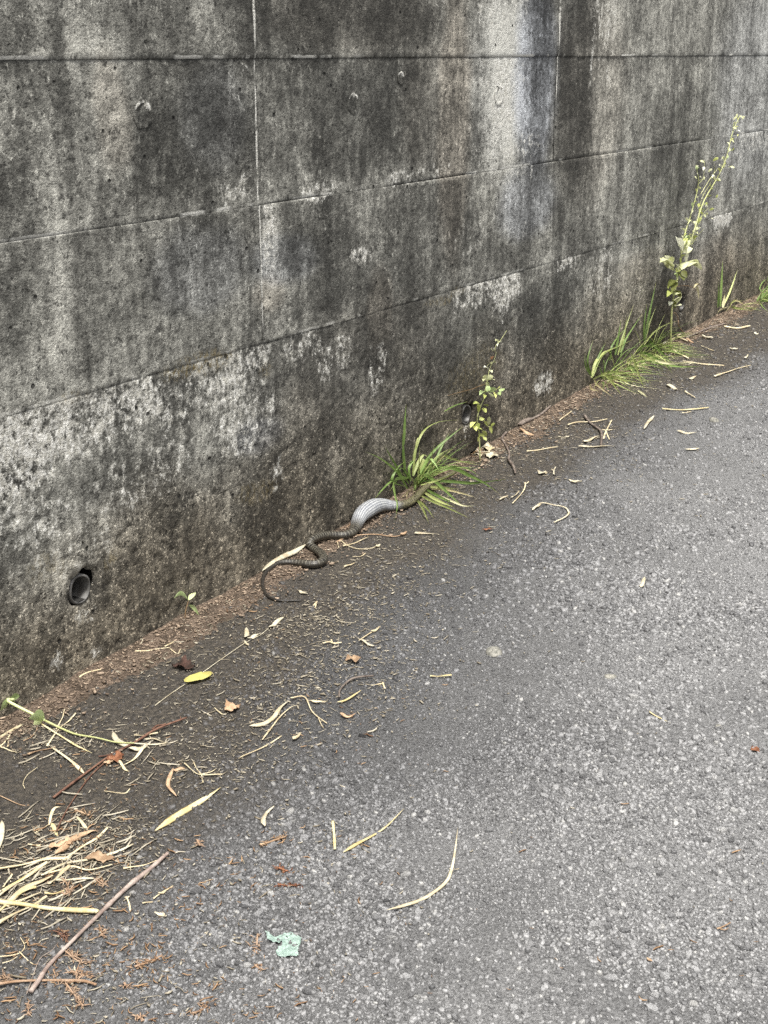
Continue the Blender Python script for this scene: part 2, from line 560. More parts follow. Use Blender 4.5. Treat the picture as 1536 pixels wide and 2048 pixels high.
# lighter and darker fields of the biofilm
TONE = [((-60, -60, 115, 112), -.12), ((115, -60, 190, 112), .14), ((200, -60, 330, 112), -.10), ((340, -40, 500, 112), .05), ((515, -60, 720, 112), -.20), ((720, -60, 875, 112), -.24), ((875, -60, 942, 330), .12), ((950, -60, 1064, 320), .30), ((975, -60, 1045, 200), .20), ((965, 100, 1060, 470), .16), ((1064, -60, 1112, 330), -.02),
        ((1114, -60, 1186, 340), -.24), ((1190, -60, 1250, 470), .18), ((1260, -60, 1450, 110), .06), ((1440, -60, 1600, 380), .14),
        ((-40, 125, 140, 420), -.06), ((140, 125, 262, 340), .08), ((275, 125, 500, 400), -.14), ((300, 180, 420, 420), -.08), ((520, 125, 700, 300), -.04), ((600, 125, 862, 370), -.16), ((860, 340, 1000, 520), -.02), ((1300, 180, 1425, 430), -.12), ((1250, 120, 1380, 270), .04),
        ((-60, 480, 300, 800), .03), ((350, 440, 520, 620), -.07), ((520, 420, 572, 640), .16), ((570, 420, 700, 560), -.16), ((690, 400, 900, 480), -.05), ((540, 560, 780, 860), -.13), ((760, 480, 900, 880), -.10), ((900, 480, 1110, 560), -.04), ((1000, 335, 1112, 480), .04), ((1040, 560, 1130, 740), -.22), ((1110, 340, 1190, 560), -.06), ((1180, 480, 1300, 640), .10), ((1300, 520, 1345, 680), -.22),
        ((-60, 660, 330, 830), .06), ((-30, 940, 95, 985), -.30), ((40, 880, 95, 935), -.2), ((180, 930, 480, 1060), .02), ((0, 1110, 260, 1180), .06), ((480, 880, 720, 1080), -.12), ((640, 540, 760, 660), -.10), ((840, 680, 1000, 800), -.10)]
MOSS = [((330, 715, 470, 755), .9), ((120, 775, 170, 800), .6), ((850, 590, 930, 610), .6), ((470, 960, 560, 1000), .5), ((200, 1090, 240, 1130), .5), ((900, 700, 1000, 790), .35), ((520, 730, 545, 760), .6), ((60, 1100, 130, 1160), .4)]


def wall_stain(x, z, tab):
    wob = 0.05
    xx = x + wob * (fbm(x * 9, z * 9, 3, 4) - 0.5); zz = z + wob * (fbm(x * 9, z * 9, 3, 8) - 0.5)
    r = np.zeros_like(x)
    for box, s in tab:
        r = np.maximum(r, s * blob(xx, zz, box))
    return r


JV = [S0 + k * PW for k in range(-4, 9)]
JZ = [ZT - PH * k for k in range(0, 7)]


def wall_attrs(x, z):
    h = z - slope(x)
    lime = wall_stain(x, z, LIME)
    for (z0, xa, xb, ln, am) in RUNS:
        def sx(px):
            # where the photo column px meets the wall at the joint
            py = 1024 - 0.0
            for _ in range(6):
                p = W(px, py); py += (p[2] - z0) * 900
            return p[0]
        xa_, xb_ = sx(xa), sx(xb)
        wob = 0.035 * (fbm(x * 26, z * 14, 3, 4) - 0.5)
        col = fbm(x * 34, x * 0 + z0 * 31, 4, 18)
        l_ = ln * (0.35 + 1.3 * np.clip(col, 0, 1))
        d = z0 - z
        m = sst(-0.001, 0.002, d) * (1 - sst(0.45, 1.0, d / l_))
        m = m * sst(xa_ - 0.02, xa_ + 0.03, x + wob) * (1 - sst(xb_ - 0.03, xb_ + 0.02, x + wob))
        lime = np.maximum(lime, am * m)
    warm = wall_stain(x, z, WARM); blue = wall_stain(x, z, BLUE); moss = wall_stain(x, z, MOSS)
    low = 1 - sst(0.05, 0.42, h + 0.22 * (fbm(x * 4, z * 4, 4, 5) - 0.5))
    tone = 0.55 + 0.22 * (fbm(x * 2.2, z * 1.3, 4, 3) - 0.5) + 0.04 * sst(3.9, 5.2, x)
    wx = x + 0.07 * (fbm(x * 12, z * 5, 4, 24) - 0.5); wz = z + 0.09 * (fbm(x * 12, z * 12, 3, 28) - 0.5)
    for box, s in TONE:
        tone = tone + s * blob(wx, wz, box, 0.45)
    tone = tone - 0.16 * low * (0.75 + 0.5 * fbm(x * 9, z * 9, 3, 33))
    # darker band just under each joint, chalk just above
    for zz in (1.238, 0.938, 0.638):
        n_ = sst(0.4, 0.6, fbm(x * 7, x * 0 + zz, 3, 12))
        tone = tone - 0.10 * (z < zz) * (1 - sst(0.0, 0.05, zz - z)) * n_
        tone = tone + 0.12 * (z > zz) * (1 - sst(0.0, 0.06, z - zz)) * sst(0.45, 0.62, fbm(x * 11, x * 0 + zz, 3, 15))
    return dict(lime=lime, warm=warm, dark=tone * 0, tone=tone, blue=blue, low=low, moss=moss)


def panel(c, r):
    x0, x1 = JV[c], JV[c + 1]; z1, z0 = JZ[r], JZ[r + 1]
    fine = {3: 0.007, 4: 0.007, 5: 0.010, 6: 0.014}.get(c, 0.08)
    if r == 5 or (r == 0):
        fine = max(fine, 0.010) if c in (3, 4, 5, 6) else fine
    g = 0.0
    nx = int((x1 - x0) / fine) + 2; nz = int((z1 - z0) / fine) + 2
    e = 0.0035
    xs = np.concatenate([[x0 + g], np.linspace(x0 + g + e, x1 - g - e, nx), [x1 - g]])
    zs = np.concatenate([[z0 + g], np.linspace(z0 + g + e, z1 - g - e, nz), [z1 - g]])
    X, Z = np.meshgrid(xs, zs, indexing='ij')
    ph = X - x0
    # chipped edges
    jag = 0.0025 * (fbm(X * 45, Z * 3 + r, 3, r + 1) - 0.5)
    h = Z - slope(X)
    rough = 0.0008 + 0.0024 * (1 - sst(0.12, 0.62, h + 0.15 * (fbm(X * 3, Z * 3, 3, 21) - 0.5)))
    Y = rough * (1.3 * (fbm(X * 44, Z * 44, 4, 7) - 0.5) + 1.1 * np.abs(fbm(X * 75, Z * 75, 2, 15) - 0.5)) - 0.004 * (fbm(X * 2.5, Z * 2.5, 3, 9) - 0.5)
    pits = sst(0.66, 0.76, fbm(X * 62, Z * 70, 2, 31)) * (0.25 + sst(0.9, 0.3, h))
    Y = Y + 0.0022 * pits
    off = {0: 0.0, 1: 0.002, 2: -0.001, 3: 0.0015, 4: 0.0, 5: 0.001}[r] + 0.0012 * ((c * 37 + r * 11) % 5 - 2) / 2
    Y = Y + off * (1.0 if r <= 1 else 0.5 if r == 2 else 0.15)
    # edge falls back into the joint; the lower the rougher and the more filled
    ed = np.minimum(np.minimum(X - xs[0], xs[-1] - X), np.minimum(Z - zs[0], zs[-1] - Z))
    side = np.minimum(X - xs[0], xs[-1] - X) < np.minimum(Z - zs[0], zs[-1] - Z)
    fill = np.where(side, np.interp(Z, [0.62, 0.9, 1.0, 1.25], [0.0, 0.10, 0.3, 0.5]), np.interp(Z, [0.2, 0.36, 0.6, 0.68, 0.9, 1.3], [0.02, 0.06, 0.22, 0.26, 0.55, 0.32]))
    along = np.where(side, Z, X)
    hfill = 0.15 + 0.85 * sst(0.36, 0.58, fbm(along * 4.5, along * 0 + np.where(Z - z0 < z1 - Z, r + 1, r) * 5.0, 4, 17))
    Y = Y + (1 - sst(0.0, e, ed)) * 0.0062 * fill * hfill
    Y[:, :] = Y + np.where((Z - zs[0]) < 0.012, jag, 0)
    keep = np.ones((len(xs) - 1, len(zs) - 1), bool)
    holes = []
    for (hx, hz, hr) in pipe_pts:
        if x0 + .05 < hx < x1 - .05 and z0 - .05 < hz < z1 + .05:
            cx = (xs[:-1] + xs[1:])[:, None] / 2; cz = (zs[:-1] + zs[1:])[None, :] / 2
            rr = np.hypot(cx - hx, cz - hz)
            def rim(dx, dz):
                a_ = np.arctan2(dz, dx)
                chip = np.clip(fbm(np.cos(a_) * 1.7 + hx * 9, np.sin(a_) * 1.7 + hz * 9, 3, 5) - 0.40, 0, 1)
                return hr + 0.002 + chip * (0.016 + 0.026 * np.clip(np.sin(a_), 0, 1))
            keep &= rr > rim(cx - hx, cz - hz)
            D = np.hypot(X - hx, Z - hz)
            R = rim(X - hx, Z - hz)
            touch = np.zeros(X.shape, bool); gone = ~keep
            for di in (0, 1):
                for dj in (0, 1):
                    touch[di:di + gone.shape[0], dj:dj + gone.shape[1]] |= gone
            anyk = np.zeros(X.shape, bool)
            for di in (0, 1):
                for dj in (0, 1):
                    anyk[di:di + gone.shape[0], dj:dj + gone.shape[1]] |= keep
            b = touch & anyk
            dx_, dz_ = (X[b] - hx) / D[b], (Z[b] - hz) / D[b]
            X[b] = hx + dx_ * R[b]; Z[b] = hz + dz_ * R[b]
            Y[b] = 0.010
            near = (D < hr + 0.022) & ~b & (D > hr)
            Y[near] += 0.004 * (fbm(X[near] * 90, Z[near] * 90, 2, 3))
    at = wall_attrs(X, Z)
    for (hx, hz, hr) in pipe_pts:
        rr = np.hypot((X - hx), Z - hz)
        at['tone'] = at['tone'] - 0.10 * (1 - sst(hr, hr + 0.016, rr))
        run = (1 - sst(0.012, 0.032, np.abs(X - hx))) * sst(hz - 0.01, hz - 0.03, Z) * sst(hz - 0.12, hz - 0.05, Z)
        at['lime'] = np.maximum(at['lime'], 0.30 * run)
    F = grid_faces(len(xs), len(zs))[keep.ravel()]
    F = F[:, ::1]
    V = np.stack([X, Y, Z], -1).reshape(-1, 3)
    me = mesh('concrete_panel', V, F, M_CONC, True, {k: a.ravel() for k, a in at.items()})
    return link('concrete_panel', me, wall)


PANELS = {}
for c in range(12):
    for r in range(6):
        PANELS[c, r] = panel(c, r)


def box(x0, x1, y0, y1, z0, z1):
    V = [(x, y, z) for x in (x0, x1) for y in (y0, y1) for z in (z0, z1)]
    F = [(0, 1, 3, 2), (4, 6, 7, 5), (0, 4, 5, 1), (2, 3, 7, 6), (0, 2, 6, 4), (1, 5, 7, 3)]
    return V, F


# solid body of the wall behind the panels, left open where the pipes run through it
cx = sorted([JV[0]] + [p[0] - 0.05 for p in pipe_pts] + [p[0] + 0.05 for p in pipe_pts] + [JV[-1]])
parts = []
for i in range(0, len(cx) - 1):
    if i % 2 == 0:
        parts.append(box(cx[i], cx[i + 1], 0.012, 0.22, -0.5, ZT - 0.002))
    else:
        hz = pipe_pts[i // 2][1]
        parts.append(box(cx[i], cx[i + 1], 0.012, 0.22, hz + 0.05, ZT - 0.002))
        parts.append(box(cx[i], cx[i + 1], 0.012, 0.22, -0.5, hz - 0.05))
        parts.append(box(cx[i], cx[i + 1], 0.16, 0.22, hz - 0.05, hz + 0.05))
v_, f_ = join(parts)
link('wall_core', mesh('wall_core', v_, f_, M_CORE), wall)

# drain pipes: a thin-walled sleeve set a little back from the face, with a silt bed
for (hx, hz, hr) in pipe_pts:
    n = 28
    ang = np.linspace(0, 2 * math.pi, n, endpoint=False)
    rings = [(hr - 0.0035, 0.16), (hr - 0.0035, 0.007), (hr - 0.0028, 0.0062), (hr - 0.0012, 0.0062), (hr + 0.0015, 0.008), (hr + 0.003, 0.16)]
    V = []; F = []
    for (rr, yy) in rings:
        for a in ang:
            V.append((hx + rr * math.cos(a), yy + 0.0012 * math.sin(a * 3 + hx), hz + rr * math.sin(a)))
    for i in range(len(rings) - 1):
        for j in range(n):
            k = (j + 1) % n
            F.append((i * n + j, (i + 1) * n + j, (i + 1) * n + k, i * n + k))
    po = link('drain_pipe', mesh('drain_pipe', V, F, M_PVC, True), wall)
    # silt lying in the bottom of the pipe
    sv = []; sf = []
    ys = np.linspace(0.006, 0.15, 10); xs = np.linspace(-1, 1, 9)
    for yy in ys:
        for q in xs:
            hw = (hr - 0.004) * 0.42
            edge = hw * q
            zb = -math.sqrt(max((hr - 0.0035) ** 2 - edge ** 2, 0))
            sv.append((hx + edge, yy, hz + zb + 0.003 * (1 - q * q) * (0.6 + 0.8 * random.random())))
    sf = [tuple(x) for x in grid_faces(10, 9)]
    link('silt', mesh('silt', sv, sf, M_CORE, True), po)

# form-tie plugs and broken spots in the second row
M_PLUG = simple_mat('plug_mortar', (0.15, 0.147, 0.135), 0.9, 0.4, 90, 0.2, (0.06, 0.058, 0.05), 0.0015)
M_PLUGRIM = simple_mat('plug_rim', (0.42, 0.41, 0.38), 0.9, 0.4, 120, 0.2, (0.10, 0.1, 0.09), 0.0015)
for (px, py, rp) in [(287, 228, 0.021), (708, 207, 0.020), (1000, 191, 0.021), (803, 156, 0.012), (1500, 428, 0.016)]:
    p = W(px, py)
    c = max(k for k in range(12) if JV[k] < p[0]); r = max(k for k in range(6) if JZ[k] > p[2])
    n = 26
    ang = np.linspace(0, 2 * math.pi, n, endpoint=False)
    V = []; F = []
    deep = rp < 0.018
    prof = [(1.30, 0.0022), (1.10, 0.0012), (0.98, 0.0013), (0.90, 0.0022), (0.55, 0.0020 if not deep else 0.005), (0.0, 0.0016 if not deep else 0.007)]
    for (k_, yy) in prof[:-1]:
        for a in ang:
            w_ = 1 + 0.14 * (fbm(np.array([math.cos(a) * 2 + px]), np.array([math.sin(a) * 2 + k_]), 3)[0] - 0.5) * 2
            V.append((p[0] + rp * k_ * w_ * math.cos(a), yy - 0.0012 + 0.0010 * random.random(), p[2] + rp * k_ * w_ * math.sin(a)))
    V.append((p[0], prof[-1][1] - 0.001, p[2]))
    for i in range(len(prof) - 2):
        for j in range(n):
            k = (j + 1) % n
            F.append((i * n + j, i * n + k, (i + 1) * n + k, (i + 1) * n + j))
    b0 = (len(prof) - 2) * n
    for j in range(n):
        F.append((b0 + j, b0 + (j + 1) % n, len(V) - 1))
    F = [f[::-1] for f in F]
    at = wall_attrs(np.array([v[0] for v in V]), np.array([v[2] for v in V]))
    lime = at['lime'] * 0.8
    rad = np.array([math.hypot(v[0] - p[0], v[2] - p[2]) for v in V]) / rp
    topside = np.array([sst(-0.2, 1.0, (v[2] - p[2]) / rp) for v in V])
    at['lime'] = np.maximum(lime, 0.75 * (np.abs(rad - 1.05) < 0.14) * topside)
    at['tone'] = at['tone'] - (rad < 0.95) * (0.35 if deep else 0.10)
    link('tie_plug', mesh('tie_plug', V, F, M_CONC, True, at), PANELS[c, r])

# earth bank behind the wall
bx = np.array([-60, -20, -4, 0, 5, 10, 16, 40, 120.]); by = np.array([0.215, 1.5, 4, 10, 30, 120, 300.])
Xb, Yb = np.meshgrid(bx, by, indexing='ij')
Zb = 1.50 + 0.10 * fbm(Xb, Yb, 3, 2) * (Yb > 0.5) + 0.01 * np.maximum(Yb - 1, 0) - 0.04 * (Yb < 0.5)
kind(link('bank', mesh('bank', np.stack([Xb, Yb, Zb], -1).reshape(-1, 3), grid_faces(len(bx), len(by)), M_BANK, True)), 'structure')

# ================================================================== the road
xs = np.unique(np.concatenate([np.array([-250, -120, -60, -30, -15, -8, -4]), np.linspace(-3, 0.6, 30), np.arange(0.6, 7.0, 0.016), np.linspace(7.0, 14, 60), np.array([18, 25, 40, 70, 120, 250.])]))
ys = np.unique(np.concatenate([np.array([-250, -120, -60, -30, -14, -8, -5, -4, -3.2, -2.8]), np.linspace(-2.6, -2.0, 12), np.arange(-2.0, 0.0, 0.016), np.array([0.0, 0.009])]))
X, Y = np.meshgrid(xs, ys, indexing='ij')


def undul(x, y):
    return 0.008 * (fbm(x * 2.0, y * 2.0, 3, 5) - 0.5) + 0.0022 * (fbm(x * 22, y * 22, 3, 6) - 0.5)


def dirtf(x, y):
    d = -np.asarray(y, float)
    edge = 0.34 + 0.25 * (fbm(x * 1.7, y * 1.7, 4, 13) - 0.5) + 0.22 * sst(2.6, 1.2, x) + 0.03 * sst(3.5, 5.5, x)
    return 1 - sst(edge - 0.26, edge + 0.22, d + 0.08 * (fbm(x * 8, y * 8, 3, 14) - 0.5))


def worn_sheenf(x, y):
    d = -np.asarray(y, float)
    return sst(0.28, 1.22, d + 0.30 * (fbm(x * 2.6, y * 2.6, 4, 19) - 0.5) + 0.32 * sst(1.7, 3.4, x))  # wear, plus the road's sheen painted in as paler colour, growing with x


Z = gz(X, Y) + undul(X, Y)
Z[Y > -0.002] -= 0.006
road = kind(link('road', mesh('road', np.stack([X, Y, Z], -1).reshape(-1, 3), grid_faces(len(xs), len(ys)), M_ASPH, True, {'dirt': dirtf(X, Y).ravel(), 'worn_sheen': worn_sheenf(X, Y).ravel()})), 'structure')

# soil washed up against the foot of the wall
xs = np.arange(0.4, 7.5, 0.008); ys = np.concatenate([np.linspace(-0.17, 0.004, 24)])
X, Y = np.meshgrid(xs, ys, indexing='ij')
wid = 0.040 + 0.055 * fbm(X * 2.6, X * 0 + 4, 3, 7) + 0.045 * np.exp(-((X - 2.15) / 0.35) ** 2) + 0.03 * np.exp(-((X - 3.75) / 0.2) ** 2) + 0.03 * np.exp(-((X - 5.5) / 0.4) ** 2)
dd = -Y + 0.03 * (fbm(X * 14, Y * 14, 3, 8) - 0.5)
Z = gz(X, Y) + undul(X, Y) + 0.0055 * (1 - sst(wid * 0.35, wid * 1.25, dd)) - 0.0022 + 0.0030 * (fbm(X * 90, Y * 90, 3, 3) - 0.5) * (1 - sst(wid, wid * 1.6, dd))
kind(link('soil_strip', mesh('soil_strip', np.stack([X, Y, Z], -1).reshape(-1, 3), grid_faces(len(xs), len(ys)), M_SOIL, True)), 'structure')


# ------------------------------------------------------------------ aggregate standing proud of the worn binder
def y_right(x):
    return -1.46 + 0.31 * (x - 1.56)


def make_stones():
    out = []
    for (xa, xb, cell, rm) in [(0.75, 2.1, 0.0054, 0.0023), (2.1, 3.2, 0.0078, 0.0031), (3.2, 4.6, 0.0115, 0.0042), (4.6, 7.2, 0.019, 0.0062)]:
        gx = np.arange(xa, xb, cell); gy = np.arange(-1.95, -0.03, cell)
        A, B = np.meshgrid(gx, gy, indexing='ij')
        A = A + RNG.uniform(-.5, .5, A.shape) * cell; B = B + RNG.uniform(-.5, .5, A.shape) * cell
        A, B = A.ravel(), B.ravel()
        ok = (B > np.maximum(y_right(A), -1.7) - 0.22)
        dens = fbm(A * 5, B * 5, 3, 41)
        dr = dirtf(A, B)
        ok &= RNG.random(len(A)) < (0.35 + 0.65 * sst(0.3, 0.6, dens)) * (1 - 0.72 * dr)
        A, B = A[ok], B[ok]
        R = rm * np.exp(RNG.normal(0, 0.36, len(A))) * (0.75 + 0.5 * sst(0.35, 0.65, fbm(A * 3, B * 3, 3, 61)))
        out.append((A, B, np.clip(R, 0.0013, 0.0078)))
    A = np.concatenate([o[0] for o in out]); B = np.concatenate([o[1] for o in out]); R = np.concatenate([o[2] for o in out])
    return A, B, R


SA, SB, SR = make_stones()
# the 300 chips that show largest are stones of their own, the rest is one piece
P = np.stack([SA, SB, gz(SA, SB)], -1) - C0
dep = P @ FW
ipx = 768 + FPX * (P @ RT) / dep; ipy = 1024 - FPX * (P @ UP) / dep
inside = (ipx > 8) & (ipx < 1528) & (ipy > 0) & (ipy < 2040)
score = np.where(inside, SR * FPX / dep * (1 - 0.5 * dirtf(SA, SB)), 0)
big = np.argsort(-score)[:300]
NS = 7


def stone_shape(rng, n=NS):
    a = np.linspace(0, 2 * math.pi, n, endpoint=False) + rng.uniform(-.36, .36, n)
    rr = rng.uniform(0.66, 1.2, n); el = rng.uniform(0.5, 1.0)
    top = rng.uniform(0.68, 0.92)
    tilt = rng.uniform(-.42, .42, 2)
    x, y = rr * np.cos(a), rr * np.sin(a) * el
    hz = rng.uniform(0.42, 0.85)
    lo = np.stack([x, y, np.full(n, -0.5)], -1)
    mid = np.stack([x, y, np.full(n, 0.0) + hz * 0.55 + 0.5 * (tilt[0] * x + tilt[1] * y)], -1)
    tp = np.stack([x * top, y * top, hz + tilt[0] * x + tilt[1] * y], -1)
    return np.concatenate([lo, mid, tp])


SF = []
for i in range(2):
    for j in range(NS):
        k = (j + 1) % NS
        SF += [(i * NS + j, i * NS + k, (i + 1) * NS + k), (i * NS + j, (i + 1) * NS + k, (i + 1) * NS + j)]
for j in range(1, NS - 1):
    SF.append((2 * NS, 2 * NS + j, 2 * NS + j + 1))
SF = np.array(SF)
rs = np.random.default_rng(5)
SHAPES = [stone_shape(rs) for _ in range(40)]
chip_meshes = [mesh('stone', SHAPES[i], [tuple(f) for f in SF], M_CHIP) for i in range(14)]
for n_, i in enumerate(big):
    o = bpy.data.objects.new('stone', chip_meshes[n_ % 14])
    COL.objects.link(o)
    o.parent = road
    s_ = float(SR[i])
    o.scale = (s_ * random.uniform(0.9, 1.25), s_ * random.uniform(0.9, 1.2), s_)
    o.rotation_euler = (random.uniform(-.08, .08), random.uniform(-.08, .08), random.uniform(0, 6.28))
    o.location = (SA[i], SB[i], float(gz(SA[i], SB[i]) + undul(SA[i], SB[i])) + 0.0001)
    o.color = (random.betavariate(1.7, 1.6), float(dirtf(SA[i], SB[i])), float(worn_sheenf(SA[i], SB[i])), 1)
rest = np.setdiff1d(np.arange(len(SA)), big)
sid = rs.integers(0, 40, len(rest)); th = rs.uniform(0, 6.283, len(rest))
base = np.stack(SHAPES)[sid] * SR[rest][:, None, None]
ct, st_ = np.cos(th)[:, None], np.sin(th)[:, None]
bx_ = base[..., 0] * ct - base[..., 1] * st_; by_ = base[..., 0] * st_ + base[..., 1] * ct
zz = gz(SA[rest], SB[rest]) + undul(SA[rest], SB[rest]) + 0.0002 - 0.0009 * dirtf(SA[rest], SB[rest])
V = np.stack([bx_ + SA[rest][:, None], by_ + SB[rest][:, None], base[..., 2] + zz[:, None]], -1).reshape(-1, 3)
nv = 3 * NS
F = (SF[None] + (np.arange(len(rest)) * nv)[:, None, None]).reshape(-1, 3)
tone = np.repeat(np.clip(rs.beta(1.6, 1.7, len(rest)), 0, 1), nv)
dt = np.repeat(dirtf(SA[rest], SB[rest]), nv)
kind(link('aggregate', mesh('aggregate', V, F, M_STONE, False, {'tone': tone, 'dirt': dt, 'worn_sheen': np.repeat(worn_sheenf(SA[rest], SB[rest]), nv)}), road), 'stuff')
print('stones', len(rest))

# ================================================================== materials of the small things
M_PALE = simple_mat('pale_dry_leaf', (0.68, 0.63, 0.48), 0.65, 0.3, 40, 0.25, (0.46, 0.39, 0.26), 0.0004, 0.10)
M_STRAW = simple_mat('dry_straw', (0.72, 0.64, 0.44), 0.55, 0.2, 45, 0.3, (0.55, 0.45, 0.28), 0.0004, 0.18)
M_YSTRAW = simple_mat('yellow_straw', (0.68, 0.61, 0.38), 0.55, 0.2, 45, 0.3, (0.54, 0.43, 0.20), 0.0004, 0.12)
M_TAN = simple_mat('tan_leaf', (0.52, 0.37, 0.24), 0.7, 0.3, 60, 0.2, (0.31, 0.20, 0.12), 0.0008, 0.2)
M_RUST = simple_mat('rust_leaf', (0.34, 0.155, 0.085), 0.7, 0.3, 70, 0.2, (0.16, 0.06, 0.03), 0.0008, 0.25)
M_DARKLEAF = simple_mat('dark_leaf', (0.085, 0.045, 0.035), 0.7, 0.3, 60, 0.2, (0.03, 0.02, 0.016), 0.0008)
M_TWIG = simple_mat('twig_bark', (0.28, 0.235, 0.20), 0.75, 0.35, 70, 0.2, (0.13, 0.10, 0.085), 0.0009, 0.2)
M_STICK = simple_mat('stick_bark', (0.47, 0.39, 0.34), 0.65, 0.3, 50, 0.3, (0.27, 0.20, 0.17), 0.0008)
M_REDTWIG = simple_mat('red_brown_twig', (0.20, 0.11, 0.075), 0.7, 0.3, 60, 0.2, (0.11, 0.055, 0.04), 0.0006, 0.15)
M_CEDAR = simple_mat('cedar_twig', (0.42, 0.30, 0.21), 0.75, 0.3, 60, 0.2, (0.28, 0.17, 0.10), 0.0008, 0.15)
M_YELLOW = simple_mat('yellow_leaf', (0.62, 0.585, 0.19), 0.5, 0.3, 60, 0.35, (0.48, 0.43, 0.13), 0.0003, 0.0, 0.15)
M_PAINT = simple_mat('mint_paint', (0.40, 0.52, 0.46), 0.6, 0.35, 150, 0.3, (0.22, 0.31, 0.27), 0.001)
M_PEBBLE = simple_mat('pale_pebble', (0.36, 0.35, 0.31), 0.8, 0.45, 150, 0.2, (0.16, 0.16, 0.14), 0.001, 0.15)
MATS = dict(pale=M_PALE, straw=M_STRAW, ystraw=M_YSTRAW, tan=M_TAN, rust=M_RUST, dark=M_DARKLEAF, twig=M_TWIG, stick=M_STICK, redtwig=M_REDTWIG, cedar=M_CEDAR)


def green_mat(name, col, col2, tl=0.35, rough=0.45):
    t = NT(name)
    v = t.coord()
    oi = t.n('ShaderNodeObjectInfo')
    f = t.attr('along')
    n = t.noise(v, 55, 3)
    c = t.mix(t.ramp(n, 0.3, 0.7), col, col2)
    c = t.mix(t.math('MULTIPLY', t.ramp(oi.outputs['Random'], 0.55, 1.0), 0.7), c, tuple(min(1, x * 1.9 + 0.02) for x in col))
    c = t.mix(t.ramp(f, 0.84, 1.0, 0.0, 0.55), c, (0.42, 0.34, 0.13))
    m = t.set(c, rough, None, 0.4)
    tr = t.n('ShaderNodeBsdfTranslucent'); mx = t.n('ShaderNodeMixShader')
    mx.inputs[0].default_value = tl
    t.l(c, tr.inputs[0]); t.l(t.b.outputs[0], mx.inputs[1]); t.l(tr.outputs[0], mx.inputs[2])
    t.l(mx.outputs[0], t.out.inputs[0])
    return m


M_GRASS = green_mat('grass_blade', (0.20, 0.29, 0.085), (0.12, 0.20, 0.05))
M_GRASSY = green_mat('yellowing_blade', (0.42, 0.46, 0.18), (0.28, 0.34, 0.11))
M_GRASSD = green_mat('dry_blade', (0.62, 0.56, 0.33), (0.44, 0.38, 0.19), 0.2)
M_LEAF = green_mat('weed_leaf', (0.50, 0.54, 0.18), (0.34, 0.40, 0.10), 0.3)
M_LEAFP = green_mat('pale_weed_leaf', (0.72, 0.73, 0.46), (0.56, 0.59, 0.30), 0.25)
M_LEAFG = green_mat('fresh_leaf', (0.50, 0.60, 0.30), (0.40, 0.52, 0.22), 0.3)
M_LEAFD = green_mat('deep_weed_leaf', (0.16, 0.17, 0.045), (0.10, 0.12, 0.03), 0.3)
M_STEM = green_mat('weed_stem', (0.54, 0.56, 0.28), (0.44, 0.46, 0.20), 0.1)
M_STEMB = green_mat('brown_stem', (0.22, 0.14, 0.07), (0.14, 0.09, 0.045), 0.0)


# ------------------------------------------------------------------ builders for things lying on the road
def prof_leaf(t):
    return np.clip(np.minimum(t / 0.16, (1 - t) / 0.34), 0, 1) ** 0.7 * 0.97 + 0.03


def prof_blade(t):
    return np.clip(np.minimum(0.45 + t / 0.18, (1 - t) / 0.45), 0.05, 1)


def prof_straw(t):
    return 0.88 + 0.12 * np.cos(t * 9)


def prof_twig(t):
    return 1.0 - 0.35 * t


PROF = dict(leaf=prof_leaf, blade=prof_blade, straw=prof_straw, twig=prof_twig)


def ground_path(pts, lift, n=7):
    """points seen on the ground -> smooth path resting lift above it"""
    P = [G(a, b, lift) for a, b in pts]
    return np.array(smooth_path(P, n))


def shape_on_ground(pts, w, style, flat, nside=6, seed=0, lift=None, wav=0.25, knots=False):
    rng = np.random.default_rng(seed)
    mid = G(*pts[len(pts) // 2])
    r = w / pxm(mid) / 2
    if style in ('leaf', 'blade') and flat < 0.5:
        r *= 1.25
    lift = lift if lift is not None else 0.0034 + r * max(flat, 0.25) * 0.9
    P = ground_path(pts, lift)
    t = np.linspace(0, 1, len(P))
    R = r * PROF[style](t) * (1 + 0.10 * (rng.random(len(P)) - .5))
    P[:, 2] += r * wav * np.sin(t * rng.uniform(4, 9) + rng.uniform(0, 6)) + 0.0014 * np.sin(t * rng.uniform(3, 6) + 2)
    roll = 0.5 * np.sin(t * rng.uniform(2, 5) + rng.uniform(0, 6)) if flat < 0.6 else None
    if knots:
        for k in knots:
            R = R * (1 + 0.28 * np.exp(-((t - k) / 0.014) ** 2))
    return tube_data(P, np.maximum(R, 0.00025), nside, flat, roll=roll)


NSEED = [100]


def lay(name, label, cat, pts, w, mat, style='straw', flat=0.45, extra=(), group=None, nside=6, knots=False, lift=None, wav=0.25):
    """one thing lying on the road (extra: further branches of the same piece)"""
    NSEED[0] += 1
    parts = [shape_on_ground(pts, w, style, flat, nside, NSEED[0], lift, wav, knots)]
    for (p2, w2, st2) in extra:
        NSEED[0] += 1
        parts.append(shape_on_ground(p2, w2, st2, flat, nside, NSEED[0], lift, wav))
    V, F = join(parts)
    base = G(*pts[0])
    me = mesh(name, V - base, F, MATS.get(mat, mat) if isinstance(mat, str) else mat, True, {'along': np.zeros(len(V))})
    return tag(link(name, me, loc=base), label, cat, group)


